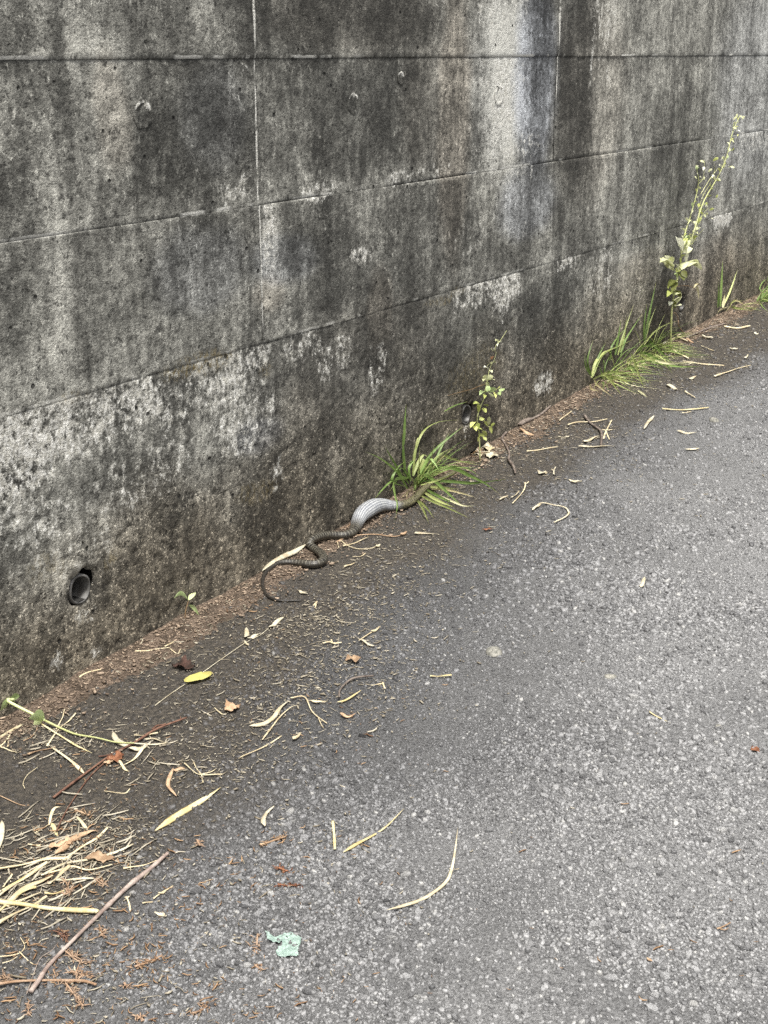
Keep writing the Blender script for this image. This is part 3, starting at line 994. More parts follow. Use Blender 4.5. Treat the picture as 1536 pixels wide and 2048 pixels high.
def crumple(name, label, cat, box_, mat, seed, ang=0.0, hgt=0.35, group=None, shape='leaf', curl=0.8):
    """a dry leaf lying on the road, cupped, creased and torn, filling the given photo box"""
    x0, y0, x1, y1 = box_
    rng = np.random.default_rng(seed)
    c = G((x0 + x1) / 2, (y0 + y1) / 2, 0.002)
    pm = pxm(c)
    L = (x1 - x0) / pm; Wd_ = (y1 - y0) / pm * 1.25
    nu, nv = 13, 8
    u = np.linspace(-0.5, 0.5, nu)[:, None]; v = np.linspace(-0.5, 0.5, nv)[None, :]
    wprof = np.clip(1 - np.abs(2 * u) ** 1.5, 0.02, 1) * (1 + 0.9 * (rng.random((nu, 1)) - 0.5))
    a = u * L + 0 * v
    b = v * wprof * Wd_ + 0.10 * Wd_ * np.sin(u * 5 + seed)
    hz = hgt * Wd_ * (curl * (2 * v) ** 2 * wprof * 0.35 + 0.75 * (fbm(u * 9 + seed, v * 9 + seed, 3, seed) - 0.2) + 0.2 * np.sin(u * 11 + seed))
    # axes: image-right and image-up laid on the ground
    ex = RT.copy(); ey = np.array([_sy, _cy, 0.0])
    ca, sa = math.cos(ang), math.sin(ang)
    e1 = ex * ca + ey * sa; e2 = ey * ca - ex * sa
    Vt = a[..., None] * e1 + b[..., None] * e2 + np.abs(hz)[..., None] * np.array([0, 0, 1.0])
    Vt = Vt.reshape(-1, 3)
    Vt[:, 2] += 0.0015
    zz = gz(c[0] + Vt[:, 0], np.minimum(c[1] + Vt[:, 1], 0)) - gz(c[0], c[1])
    Vt[:, 2] += zz
    Vt[:, 1] = np.minimum(Vt[:, 1], -c[1] - 0.004)
    Vb = Vt - np.array([0, 0, 0.0005])
    F1 = grid_faces(nu, nv)
    N = nu * nv
    F = [tuple(int(i) for i in f) for f in F1] + [tuple(int(i) + N for i in f[::-1]) for f in F1]
    rim = [i * nv for i in range(nu)] + [(nu - 1) * nv + j for j in range(1, nv)] + [i * nv + nv - 1 for i in range(nu - 2, -1, -1)] + [j for j in range(nv - 2, 0, -1)]
    for i in range(len(rim)):
        j = (i + 1) % len(rim)
        F.append((rim[j], rim[i], rim[i] + N, rim[j] + N))
    me = mesh(name, np.concatenate([Vt, Vb]), F, MATS.get(mat, mat) if isinstance(mat, str) else mat, True, {'along': np.zeros(2 * N)})
    return tag(link(name, me, loc=c), label, cat, group)


def sprig(label, pts, w, nn, nl, seed, group='rust brown cedar sprigs fallen on the road', mat='cedar', name='cedar_sprig'):
    """a fallen sprig: a small stem thick with short needles"""
    rng = np.random.default_rng(seed)
    base = G(*pts[0])
    r_ = tag(bpy.data.objects.new(name, None), label, 'sprig', group)
    COL.objects.link(r_); r_.location = base
    V, F = shape_on_ground(pts, w, 'twig', 1.0, 5, seed)
    link('stem', mesh('stem', V - base, F, MATS[mat], True), r_)
    P = ground_path(pts, 0.003, 6)
    parts = []
    for _ in range(nn):
        p = P[rng.integers(0, len(P))] + np.array([rng.normal(0, .0025), rng.normal(0, .0025), 0])
        th = rng.uniform(0, 6.28); ln = nl / pxm(base) * rng.uniform(0.5, 1.2)
        q = p + np.array([math.cos(th) * ln, math.sin(th) * ln, rng.uniform(-0.2, 0.55) * ln])
        m_ = (p + q) / 2 + np.array([0, 0, ln * rng.uniform(0, .25)])
        p = p.copy()
        for z_ in (p, m_, q):
            z_[1] = min(z_[1], -0.003)
            z_[2] = max(z_[2], float(gz(z_[0], z_[1])) + 0.001)
        rr = rng.uniform(0.0005, 0.0011)
        parts.append(tube_data([p, m_, q], [rr, rr * 1.1, rr * 0.4], 4, 0.7))
    V, F = join(parts)
    link('needles', mesh('needles', V - base, F, MATS[mat], True), r_)
    return r_


# ------------------------------------------------------------------ leaves and blades
def blade_data(P, w, fold=0.35, side=None, prof=None, name_fine=False):
    """thin leaf blade with a mid fold along the path P (metres), widest w"""
    P = np.asarray(P, float); m = len(P)
    t = np.linspace(0, 1, m)
    T = np.gradient(P, axis=0); T /= np.linalg.norm(T, axis=1)[:, None] + 1e-12
    s0 = np.asarray(side if side is not None else (RT + np.array([0, 0, 0.05])), float)
    A = s0 - T * (T @ s0)[:, None]
    n_ = np.linalg.norm(A, axis=1)
    A = np.where(n_[:, None] < 0.15, np.cross(T, np.array([0.2, 0.1, 1.0])), A)
    A /= np.linalg.norm(A, axis=1)[:, None]
    B = np.cross(A, T)
    pr = prof(t) if prof else np.clip(np.minimum(0.55 + t / 0.5, (1 - t) / 0.55), 0.03, 1)
    hw = (w / 2 * pr)[:, None] * (0.78 if name_fine else 1.0)
    L = P - A * hw; R = P + A * hw; M = P + B * hw * fold
    V = np.stack([L, M, R], 1).reshape(-1, 3)
    F = []
    for i in range(m - 1):
        for j in (0, 1):
            F.append((i * 3 + j, i * 3 + j + 1, i * 3 + j + 4, i * 3 + j + 3))
    return V, F, np.repeat(t, 3)


def add_blade(parent, P, w, mat, name='blade', **k):
    V, F, t = blade_data(P, w, name_fine=True, **k)
    b = np.asarray(parent.location)
    return link(name, mesh(name, V - b, F, mat, True, {'along': t}), parent)


def leaf_at(parent, base, tip, w, mat, name='leaf', droop=0.12, fold=0.25, side=None):
    base = np.asarray(base, float); tip = np.asarray(tip, float)
    L = np.linalg.norm(tip - base)
    P = [base + (tip - base) * t + np.array([0, 0, droop * L * math.sin(t * math.pi)]) for t in np.linspace(0, 1, 8)]
    V, F, t = blade_data(P, w, fold, side, lambda t: np.clip(np.sin(np.pi * np.clip(t, 0.0, 1)) ** 0.75 * (1.08 - 0.28 * t), 0.04, 1))
    b = np.asarray(parent.location)
    return link(name, mesh(name, V - b, F, mat, True, {'along': t * 0.8}), parent)


def stem_at(parent, P, r0, r1, mat, name='stem'):
    P = np.array(smooth_path(P, 5))
    V, F = tube_data(P, np.linspace(r0, r1, len(P)), 6)
    b = np.asarray(parent.location)
    return link(name, mesh(name, V - b, F, mat, True, {'along': np.zeros(len(V))}), parent)


# ================================================================== the snake
# centre line in the photo and half widths (pixels), tail tip first
SN = [(604, 1202.5, 1.4), (582, 1203, 1.9), (560, 1204.5, 2.3), (543, 1200, 2.7), (530, 1190.5, 3.0), (524.5, 1177, 3.4), (524, 1161, 3.7), (529, 1147, 4.1), (541, 1135, 4.6), (556, 1127, 5.2), (574, 1124.5, 5.8),
      (596, 1127, 7.0), (616, 1130.5, 7.9), (633, 1131.5, 8.3), (646, 1126, 8.6), (650, 1116, 8.6), (642, 1107, 8.3), (630, 1101, 8.0), (620, 1093.5, 7.9), (617, 1084, 8.0), (624, 1077, 8.3), (638, 1073, 8.6),
      (656, 1072.5, 8.6), (674, 1073, 8.5), (692, 1072.5, 8.3), (705, 1068.5, 9.0), (711.5, 1059, 10.8), (714.5, 1045, 12.6), (721, 1031, 15.0), (732, 1021, 16.6), (747, 1014, 16.2), (762, 1011.5, 14.2), (775, 1012.5, 12.0), (790, 1014, 10.0),
      (805, 1013, 8.8), (820, 1008, 8.0), (831, 998.5, 7.2), (839, 988, 6.5), (849, 978, 5.8), (862, 969.5, 5.1), (876, 962, 4.4), (888, 956.5, 4.0), (896, 953, 4.9), (903, 949.5, 4.8), (909, 947, 3.6), (912.5, 945.6, 1.6)]
snake_base = G(650, 1130)
snake = root('snake', snake_base, 'dark banded snake with a big pale swollen belly lying along the foot of the wall', 'snake')


def make_snake():
    pts = []; rad = []
    lift = []
    for k_, (a, b, hw) in enumerate(SN):
        lf = 0.020 * float(sst(33, 42, k_))            # the neck rides up over the grass
        r = hw / pxm(G(a, b))
        p = G(a, b, r * 0.92 + lf)
        if p[1] > -r - 0.004:                          # leaning on the wall: a little arched up
            p = W(a, b, r + 0.004)
            lf = min(max(lf, p[2] - float(gz(p[0], p[1])) - 0.0025 - r * 0.93), 0.022)
        pts.append(p); rad.append(r); lift.append(lf)
    pts = [pts[0]] + [(pts[i - 1] + 2 * pts[i] + pts[i + 1]) / 4 for i in range(1, len(pts) - 1)] + [pts[-1]]
    lift = [lift[0]] + [(lift[i - 1] + lift[i] + lift[i + 1]) / 3 for i in range(1, len(pts) - 1)] + [lift[-1]]
    K = 12
    P = np.array(smooth_path(pts, K))
    R = np.array([x[0] for x in smooth_path([np.array([r, 0, 0]) for r in rad], K)])
    R = np.maximum(R, 0.0008)
    LF = np.array([x[0] for x in smooth_path([np.array([q, 0, 0]) for q in lift], K)])
    zg = gz(P[:, 0], P[:, 1]) + 0.0025 + LF
    P[:, 2] = zg + R * 0.93
    m, n = len(P), 40
    arc = np.concatenate([[0], np.cumsum(np.linalg.norm(np.diff(P, axis=0), axis=1))])
    T = np.gradient(P, axis=0); T /= np.linalg.norm(T, axis=1)[:, None]
    A = np.cross(T, np.array([0, 0, 1.0])); A /= np.linalg.norm(A, axis=1)[:, None]
    B = np.cross(A, T)
    ang = np.linspace(0, 2 * math.pi, n, endpoint=False)
    ca, sa = np.cos(ang), np.sin(ang)
    sa2 = np.where(sa < 0, sa * 0.86, sa)          # flattened belly
    V = P[:, None] + R[:, None, None] * (ca[None, :, None] * A[:, None] * 1.04 + sa2[None, :, None] * B[:, None])
    head = np.array([0] * (m - 3 * K) + [1] * (3 * K))
    V[:, :, 2] = np.maximum(V[:, :, 2], (zg - 0.001)[:, None])
    U = np.repeat(arc[:, None], n, 1)
    An = np.repeat((ang / (2 * math.pi))[None], m, 0)
    bul = sst(arc[int(24.8 * K)], arc[int(28.6 * K)], U) * (1 - sst(arc[int(31.2 * K)], arc[int(34.6 * K)], U))
    bul = np.maximum(bul, 0.0)
    tail = 1 - sst(arc[6 * K], arc[13 * K], U)
    neck = sst(arc[32 * K], arc[35 * K], U)
    up = np.repeat(sa[None], m, 0)
    F = grid_faces(m, n)
    Vf = V.reshape(-1, 3)
    faces = [tuple(int(x) for x in f) for f in F]
    for i in range(m - 1):
        faces.append((i * n + n - 1, (i + 1) * n + n - 1, (i + 1) * n, i * n))
    faces.append(tuple(range(n))); faces.append(tuple((m - 1) * n + j for j in range(n - 1, -1, -1)))
    tot = arc[-1]
    t = NT('snake_skin')
    u = t.attr('u'); w = t.attr('w'); bl = t.attr('bulge'); tl = t.attr('tail'); nk = t.attr('neck'); upn = t.attr('up')
    # scale rows: diamonds in arc length and girth
    cmb = t.n('ShaderNodeCombineXYZ')
    rows = 24.0
    t.l(t.math('MULTIPLY', u, 210.0), cmb.inputs[0]); t.l(t.math('MULTIPLY', w, rows), cmb.inputs[1])
    sx = t.math('FRACT', t.math('MULTIPLY', u, 210.0)); sy = t.math('FRACT', t.math('MULTIPLY', w, rows))
    a1 = t.math('ABSOLUTE', t.math('SUBTRACT', sx, 0.5)); b1 = t.math('ABSOLUTE', t.math('SUBTRACT', sy, 0.5))
    dia = t.math('ADD', a1, b1)                               # 0 centre .. 1 corners
    scale_h = t.math('ABSOLUTE', t.math('SUBTRACT', dia, 0.5))     # 0 on the seams, .5 on scale middles
    v3 = cmb.outputs[0]
    n1 = t.noise(v3, 0.35, 3); n2 = t.noise(v3, 1.1, 2)
    dark = t.mix(t.ramp(n1, 0.35, 0.65), (0.020, 0.018, 0.015), (0.058, 0.052, 0.040))
    olive = t.mix(t.ramp(n2, 0.4, 0.6), (0.028, 0.025, 0.016), (0.17, 0.155, 0.085))
    c = t.mix(nk, dark, olive)
    # pale cross bars, broken, strongest on the flank and back of the body
    bar = t.math('FRACT', t.math('ADD', t.math('MULTIPLY', u, 118.0), t.math('MULTIPLY', n1, 0.25)))
    barm = t.math('MULTIPLY', t.ramp(bar, 0.66, 0.76), t.ramp(bar, 0.97, 0.86))
    barm = t.math('MULTIPLY', barm, t.math('MULTIPLY', t.ramp(upn, 0.0, 0.6), t.ramp(nk, 0.0, 1.0, 1.0, 0.35)))
    barm = t.math('MULTIPLY', barm, t.ramp(n2, 0.36, 0.50))
    barm = t.math('MULTIPLY', barm, t.ramp(tl, 0.2, 0.8, 1.0, 0.0))
    c = t.mix(t.math('MULTIPLY', barm, 0.6), c, (0.28, 0.265, 0.21))
    # swollen part: grey scales pulled apart into rows, pale skin between
    line = t.math('ABSOLUTE', t.math('SUBTRACT', t.math('FRACT', t.math('MULTIPLY', w, 20.0)), 0.5))
    dots = t.math('FRACT', t.math('MULTIPLY', u, 170.0))
    lm = t.math('MULTIPLY', t.ramp(line, 0.30, 0.20), t.ramp(dots, 0.08, 0.22))
    skin = t.mix(lm, (0.42, 0.43, 0.435), (0.17, 0.178, 0.195))
    skin = t.mix(t.math('MULTIPLY', t.ramp(bar, 0.2, 0.5), t.ramp(n1, 0.45, 0.6)), skin, t.mix(lm, (0.30, 0.315, 0.34), (0.12, 0.128, 0.145)))
    c = t.mix(t.ramp(bl, 0.05, 0.8), c, skin)
    c = t.mix(t.math('MULTIPLY', tl, 0.75), c, (0.028, 0.024, 0.021))
    c = t.mix(t.ramp(upn, -0.35, -0.7, 0.0, 0.6), c, (0.30, 0.28, 0.22))
    t.set(c, 0.34, t.bump(scale_h, 0.0010, 0.6), 0.5)
    me = mesh('body', Vf - snake_base, faces, t.m, True, {'u': U, 'w': An, 'bulge': bul, 'tail': tail, 'neck': neck, 'up': up})
    body = link('body', me, snake)
    # eyes on the head
    M_EYE = simple_mat('snake_eye', (0.012, 0.010, 0.008), 0.12, 0.1, 50, 0.6)
    i = 42 * K + 5
    for sgn in (-1, 1):
        c_ = P[i] + A[i] * sgn * R[i] * 0.86 + B[i] * R[i] * 0.45
        V2 = []; F2 = []
        for a in range(5):
            for b in range(8):
                th = math.pi * a / 4; ph = 2 * math.pi * b / 8
                V2.append(c_ + 0.0011 * np.array([math.sin(th) * math.cos(ph), math.sin(th) * math.sin(ph), math.cos(th)]))
        for a in range(4):
            for b in range(8):
                F2.append((a * 8 + b, (a + 1) * 8 + b, (a + 1) * 8 + (b + 1) % 8, a * 8 + (b + 1) % 8))
        link('eye', mesh('eye', np.array(V2) - snake_base, F2, M_EYE, True), body)


make_snake()

# ================================================================== grass tufts
def z5(pts, sc, ox, oy):
    return [(ox + a / sc, oy + b / sc) for a, b in pts]


def hpath(pts, hs, n=5):
    """path through points seen at the given heights above the ground"""
    return np.array(smooth_path([G(a, b, h) if h < 0.035 or True else 0 for (a, b), h in zip(pts, hs)], n))


def apath(pts, depth, n=5, dd=0.0):
    """path through points seen at a distance from the camera (drifting by dd along it)"""
    k = len(pts) - 1
    P = [Dp(a, b, depth + dd * i / max(k, 1)) for i, (a, b) in enumerate(pts)]
    for i, p in enumerate(P):
        if p[1] > -0.008:
            P[i] = p = W(pts[i][0], pts[i][1], 0.008)
        zg = float(gz(p[0], p[1])) + 0.003
        if p[2] < zg:
            P[i] = G(pts[i][0], pts[i][1], 0.004)
    return np.array(smooth_path(P, n))


tuft_b = G(824, 972)
tuft = root('grass_tuft', tuft_b, 'green grass tuft at the wall foot with the snake threading through it', 'grass', 'grass tufts along the wall foot')
td = depth_of(tuft_b)
T1 = lambda pts: z5(pts, 3.84, 680, 780)
# blades reaching up or arching over (photo points, start depth offset, drift, width px, material)
UPB = [([(520, 760), (430, 620), (300, 520), (185, 472)], 0, -.02, 7.5, 'g'), ([(490, 690), (435, 590), (380, 495), (340, 425)], .02, .0, 5.5, 'g'),
       ([(500, 640), (487, 480), (480, 330)], .02, .02, 7, 'g'), ([(490, 420), (497, 260), (508, 108)], .04, .0, 6.5, 'g'),
       ([(560, 650), (575, 480), (640, 320), (760, 245), (945, 228)], .02, .06, 6, 'y'), ([(640, 560), (740, 450), (850, 355), (945, 280)], .03, .06, 7, 'g'),
       ([(720, 590), (755, 490), (800, 400), (842, 325)], .03, .05, 5.5, 'g'), ([(560, 640), (590, 400), (610, 360)], .02, .02, 5, 'y'),
       ([(500, 740), (400, 700), (440, 600), (500, 548)], .0, -.01, 7, 'g'), ([(440, 690), (395, 700), (330, 760), (263, 840)], -.01, -.05, 6, 'g'),
       ([(540, 700), (530, 600), (560, 545), (520, 560)], .0, -.01, 6, 'g'),
       ([(560, 660), (600, 560), (640, 500), (670, 510)], .0, .0, 9, 'y'), ([(600, 640), (640, 540), (655, 545)], .0, .0, 9, 'y'), ([(610, 650), (680, 530), (725, 560), (760, 620)], .0, -.02, 7, 'g'),
       ([(530, 720), (480, 660), (440, 690), (380, 780)], -.02, -.04, 5, 'g'), ([(545, 700), (500, 620), (470, 600), (420, 660)], 0, -.02, 5.5, 'g'),
       ([(800, 165), (880, 120), (980, 90)], .10, .03, 5.5, 'g')]
# blades sprawling over the road
DOWNB = [([(470, 660), (420, 690), (422, 800), (440, 890), (414, 1040)], [.03, .075, .075, .062, .004], 9.5, 'g'), ([(600, 620), (720, 500), (850, 525), (960, 555), (1090, 580)], [.02, .04, .03, .015, .006], 6.5, 'y'), ([(640, 610), (860, 600), (990, 655), (1110, 715), (1222, 795)], [.02, .035, .03, .018, .006], 9.5, 'g'),
         ([(600, 630), (730, 700), (850, 810), (930, 882)], [.03, .035, .025, .008], 9, 'g'), ([(620, 700), (820, 700), (1010, 715), (1140, 702), (1300, 682)], [.015, .025, .018, .010, .006], 8, 'g'),
         ([(600, 800), (700, 850), (850, 915), (1000, 988)], [.012, .02, .012, .005], 6, 'y'), ([(590, 840), (630, 900), (660, 965), (682, 1028)], [.012, .02, .012, .004], 7.5, 'y'),
         ([(610, 850), (670, 910), (722, 985)], [.012, .015, .004], 6, 'y'), ([(640, 780), (720, 830), (800, 870), (880, 900)], [.012, .02, .015, .005], 8, 'y'), ([(640, 750), (730, 800), (830, 850), (920, 862)], [.015, .022, .015, .006], 7, 'g'),
         ([(660, 740), (800, 750), (920, 762)], [.02, .025, .01], 6.5, 'y'), ([(700, 760), (840, 770), (960, 800), (1035, 822)], [.015, .02, .01, .005], 5, 'd'), ([(740, 800), (880, 862), (960, 890), (1052, 887)], [.015, .015, .01, .005], 5, 'd'),
         ([(830, 800), (828, 870), (820, 940)], [.012, .012, .004], 5, 'y'), ([(690, 600), (850, 590), (980, 605), (1075, 668)], [.025, .035, .02, .008], 5.5, 'g'), ([(620, 730), (760, 690), (880, 640), (960, 590)], [.02, .04, .03, .01], 5, 'y'),
         ([(590, 740), (500, 800), (470, 830)], [.012, .015, .004], 5, 'd'), ([(560, 720), (520, 780), (512, 835)], [.012, .02, .004], 6, 'd'), ([(640, 690), (720, 640), (790, 625), (880, 600)], [.015, .03, .02, .01], 8, 'y')]
GM = dict(g=M_GRASS, y=M_GRASSY, d=M_GRASSD)
for pts, o_, dr, w, mm in UPB:
    P = apath(T1(pts), td + o_, 5, dr)
    add_blade(tuft, P, w / pxm(tuft_b), GM[mm], side=RT)
for pts, hs, w, mm in DOWNB:
    P = hpath(T1(pts), hs)
    add_blade(tuft, P, w / pxm(tuft_b), GM[mm], side=np.array([0.1, -0.1, 1.0]) + RT * 0.3)


def fill_tuft(tf, centres, nb, lmin, lmax, wmin, wmax, seed, out=(0.15, -1.0), mats='ggggyyyd', upright=0.5):
    rng = np.random.default_rng(seed)
    b0 = np.asarray(tf.location)
    for i in range(nb):
        c = centres[rng.integers(0, len(centres))] + np.array([rng.normal(0, .012), rng.normal(0, .008), 0])
        c[1] = min(c[1], -0.008); c[2] = float(gz(c[0], c[1])) - 0.002
        th = math.atan2(out[1], out[0]) + rng.normal(0, 0.95)
        L = rng.uniform(lmin, lmax)
        el = rng.uniform(0.25, 1.35) if rng.random() < upright else rng.uniform(0.12, 0.5)
        d = np.array([math.cos(th) * math.cos(el), math.sin(th) * math.cos(el), math.sin(el)])
        dr = rng.uniform(0.15, 0.75)
        P = []
        for t in np.linspace(0, 1, 12):
            p = c + d * L * t + np.array([math.cos(th) * 0.25 * L * t * t, math.sin(th) * 0.25 * L * t * t, -dr * L * t * t])
            p[1] = min(p[1], -0.005)
            p[2] = max(p[2], float(gz(p[0], p[1])) + 0.003)
            P.append(p)
        P[0][2] = c[2]
        Q = np.array(P) - C0
        dq = Q @ FW
        ix, iy = 768 + FPX * (Q @ RT) / dq, 1024 - FPX * (Q @ UP) / dq
        if any(np.min(np.hypot(ix - s_[0], iy - s_[1])) < 9 for s_ in SN[28:45]):
            continue
        m_ = GM[mats[rng.integers(0, len(mats))]]
        add_blade(tf, P, rng.uniform(wmin, wmax), m_, side=np.array([-math.sin(th), math.cos(th), 0.25]))


C1 = [G(*q) for q in T1([(560, 720), (600, 680), (520, 730), (640, 720), (660, 690), (600, 760)])]
fill_tuft(tuft, C1, 190, 0.06, 0.18, 0.0028, 0.0055, 4, out=(0.35, -1.0), upright=0.5)
fill_tuft(tuft, C1, 55, 0.09, 0.22, 0.0028, 0.0055, 5, out=(0.1, -0.6), mats='gggyy', upright=1.0)

# the long tuft of two clumps further along
T2 = lambda pts: z5(pts, 3.783, 1130, 520)
tuft_c = G(*T2([(420, 760)])[0])
tuft2 = root('grass_tuft', tuft_c, 'long spreading grass tuft at the wall between the leafy weed and the tall flowering weed', 'grass', 'grass tufts along the wall foot')
td2 = depth_of(tuft_c)
UP2 = [([(200, 880), (170, 760), (215, 600)], .02, .0, 5, 'g'), ([(230, 850), (250, 740), (310, 620)], .0, .02, 5, 'g'), ([(190, 870), (155, 800), (150, 700)], .0, .0, 4, 'g'),
       ([(380, 720), (400, 600), (425, 450)], .05, .0, 6, 'g'), ([(400, 720), (430, 600), (520, 335)], .06, .02, 5, 'y'), ([(420, 720), (460, 600), (585, 405)], .06, .03, 5, 'g'), ([(420, 700), (450, 560), (470, 420)], .06, .0, 4, 'y'),
       ([(600, 620), (600, 480), (620, 330)], .14, .0, 5, 'g'), ([(600, 620), (640, 400), (690, 165)], .15, .01, 6, 'g'), ([(610, 600), (640, 480), (692, 345)], .15, .01, 4, 'y'), ([(210, 880), (280, 720), (410, 650), (520, 600)], .0, .06, 6.5, 'y'),
       ([(200, 890), (240, 760), (330, 690), (390, 850)], .0, -.03, 7, 'y'), ([(420, 700), (440, 640), (450, 590)], .05, 0, 7, 'g'), ([(340, 760), (360, 640), (470, 500)], .04, .02, 4.5, 'g'), ([(600, 640), (670, 550), (760, 490), (850, 462)], .14, .05, 4.5, 'y')]
DN2 = [([(560, 640), (640, 620), (740, 710), (845, 815)], [.03, .045, .03, .006], 7, 'g'), ([(520, 690), (640, 720), (760, 790), (815, 862)], [.02, .035, .02, .006], 7, 'g'), ([(470, 700), (640, 750), (780, 775), (910, 792)], [.02, .03, .015, .006], 7, 'y'),
       ([(560, 720), (760, 780), (900, 775), (1050, 783)], [.02, .025, .012, .006], 6, 'd'), ([(640, 770), (850, 805), (1030, 806)], [.02, .015, .005], 5, 'g'), ([(430, 700), (530, 780), (570, 900), (606, 978)], [.04, .05, .025, .006], 7, 'y'),
       ([(200, 900), (300, 870), (380, 960), (432, 1028)], [.02, .03, .015, .005], 6, 'y'), ([(180, 900), (250, 950), (370, 1042)], [.015, .015, .004], 5.5, 'd'), ([(240, 860), (400, 850), (540, 890)], [.02, .03, .006], 7, 'y'), ([(300, 870), (420, 900), (515, 956)], [.015, .02, .005], 6, 'y'),
       ([(300, 945), (370, 910), (450, 895)], [.01, .015, .008], 7, 'd'), ([(480, 690), (600, 650), (690, 660)], [.03, .05, .03], 7, 'g'), ([(380, 760), (520, 790), (680, 832)], [.02, .025, .006], 6, 'd'), ([(140, 930), (200, 975), (260, 990)], [.01, .01, .005], 6, 'd'), ([(550, 985), (590, 1010), (625, 1040)], [.006, .008, .004], 5, 'd')]
for pts, o_, dr, w, mm in UP2:
    add_blade(tuft2, apath(T2(pts), td2 + o_ * 1.6 - 0.12, 5, dr), w / pxm(tuft_c), GM[mm], side=RT)
for pts, hs, w, mm in DN2:
    add_blade(tuft2, hpath(T2(pts), hs), w / pxm(tuft_c), GM[mm], side=np.array([0.1, -0.1, 1.0]) + RT * 0.3)
C2 = [G(*q) for q in T2([(200, 890), (260, 860), (320, 800), (400, 740), (470, 710), (540, 670), (600, 640), (560, 680)])]
fill_tuft(tuft2, C2, 130, 0.06, 0.19, 0.003, 0.006, 8, out=(-0.1, -1.0), mats='gggyyyyd', upright=0.4)
fill_tuft(tuft2, C2, 60, 0.10, 0.24, 0.003, 0.0055, 9, out=(0.0, -0.5), mats='gggyy', upright=1.0)

# two small tufts near the right edge
T3 = lambda pts: z5(pts, 4.094, 1250, 200)
b3 = G(*T3([(800, 1690)])[0])
tuft3 = root('grass_tuft', b3, 'small grass tuft with one tall upright blade right of the tall weed', 'grass', 'grass tufts along the wall foot')
d3 = depth_of(b3)
for pts, dr, w, mm in [([(780, 1690), (790, 1500), (800, 1305)], 0, 6, 'g'), ([(760, 1700), (765, 1600), (762, 1480)], 0, 4, 'g'), ([(810, 1680), (870, 1540), (922, 1385)], .02, 4.5, 'y'), ([(800, 1700), (812, 1640), (815, 1590)], 0, 8, 'd')]:
    add_blade(tuft3, apath(T3(pts), d3 - 0.01, 5, dr), w / pxm(b3), GM[mm], side=RT)
for pts, hs, w, mm in [([(800, 1700), (900, 1640), (1000, 1690)], [.01, .03, .005], 6, 'd'), ([(810, 1690), (900, 1700), (960, 1710), (1040, 1725)], [.01, .02, .01, .005], 6, 'y'), ([(800, 1700), (870, 1650), (950, 1640)], [.01, .03, .01], 6, 'y'), ([(780, 1690), (740, 1720), (745, 1760)], [.02, .02, .005], 5, 'd'), ([(1030, 1728), (1070, 1700), (1118, 1662)], [.005, .008, .004], 5, 'd'), ([(820, 1690), (820, 1740)], [.015, .004], 6, 'd')]:
    add_blade(tuft3, hpath(T3(pts), hs), w / pxm(b3), GM[mm], side=np.array([0.1, -0.1, 1.0]))
fill_tuft(tuft3, [b3 + np.array([0.02 * k, 0.0, 0]) for k in range(3)], 16, 0.05, 0.11, 0.003, 0.006, 14, out=(0.2, -1), mats='yyyddg', upright=0.3)
b4 = G(1516, 604)
tuft4 = root('grass_tuft', b4, 'bushy green grass tuft cut by the right edge of the photo', 'grass', 'grass tufts along the wall foot')
fill_tuft(tuft4, [b4 + np.array([0.05 * k, -0.005, 0]) for k in range(5)], 110, 0.09, 0.24, 0.004, 0.008, 24, out=(0.2, -1), mats='ggggyd', upright=0.9)

# ================================================================== the leafy weed by the middle drain pipe
w1b = W(*z5([(520, 1440)], 6.4, 880, 660)[0], 0.05)
weed1 = root('leafy_weed', (w1b[0], w1b[1], float(gz(w1b[0], w1b[1]))), 'thin climbing weed with small yellow green leaves beside the middle drain pipe', 'weed')
Z1 = lambda pts, off=0.045: [W(a, b, off) for a, b in z5(pts, 6.4, 880, 660)]
stem_at(weed1, [np.asarray(weed1.location)] + Z1([(500, 1340), (490, 1230), (475, 1130), (505, 1010), (555, 890), (580, 760), (610, 620), (640, 480), (690, 390), (722, 285)]), 0.0022, 0.0008, M_STEM)
stem_at(weed1, Z1([(700, 280), (720, 190), (775, 130), (855, 5)]), 0.0009, 0.0005, M_STEM, 'twig')
stem_at(weed1, Z1([(500, 1110), (560, 1150), (600, 1220), (640, 1240)]), 0.0010, 0.0007, M_STEM, 'twig')
stem_at(weed1, Z1([(590, 690), (500, 720), (400, 760), (280, 790), (100, 840)]), 0.0009, 0.0006, M_STEMB, 'twig')
rng = np.random.default_rng(40)
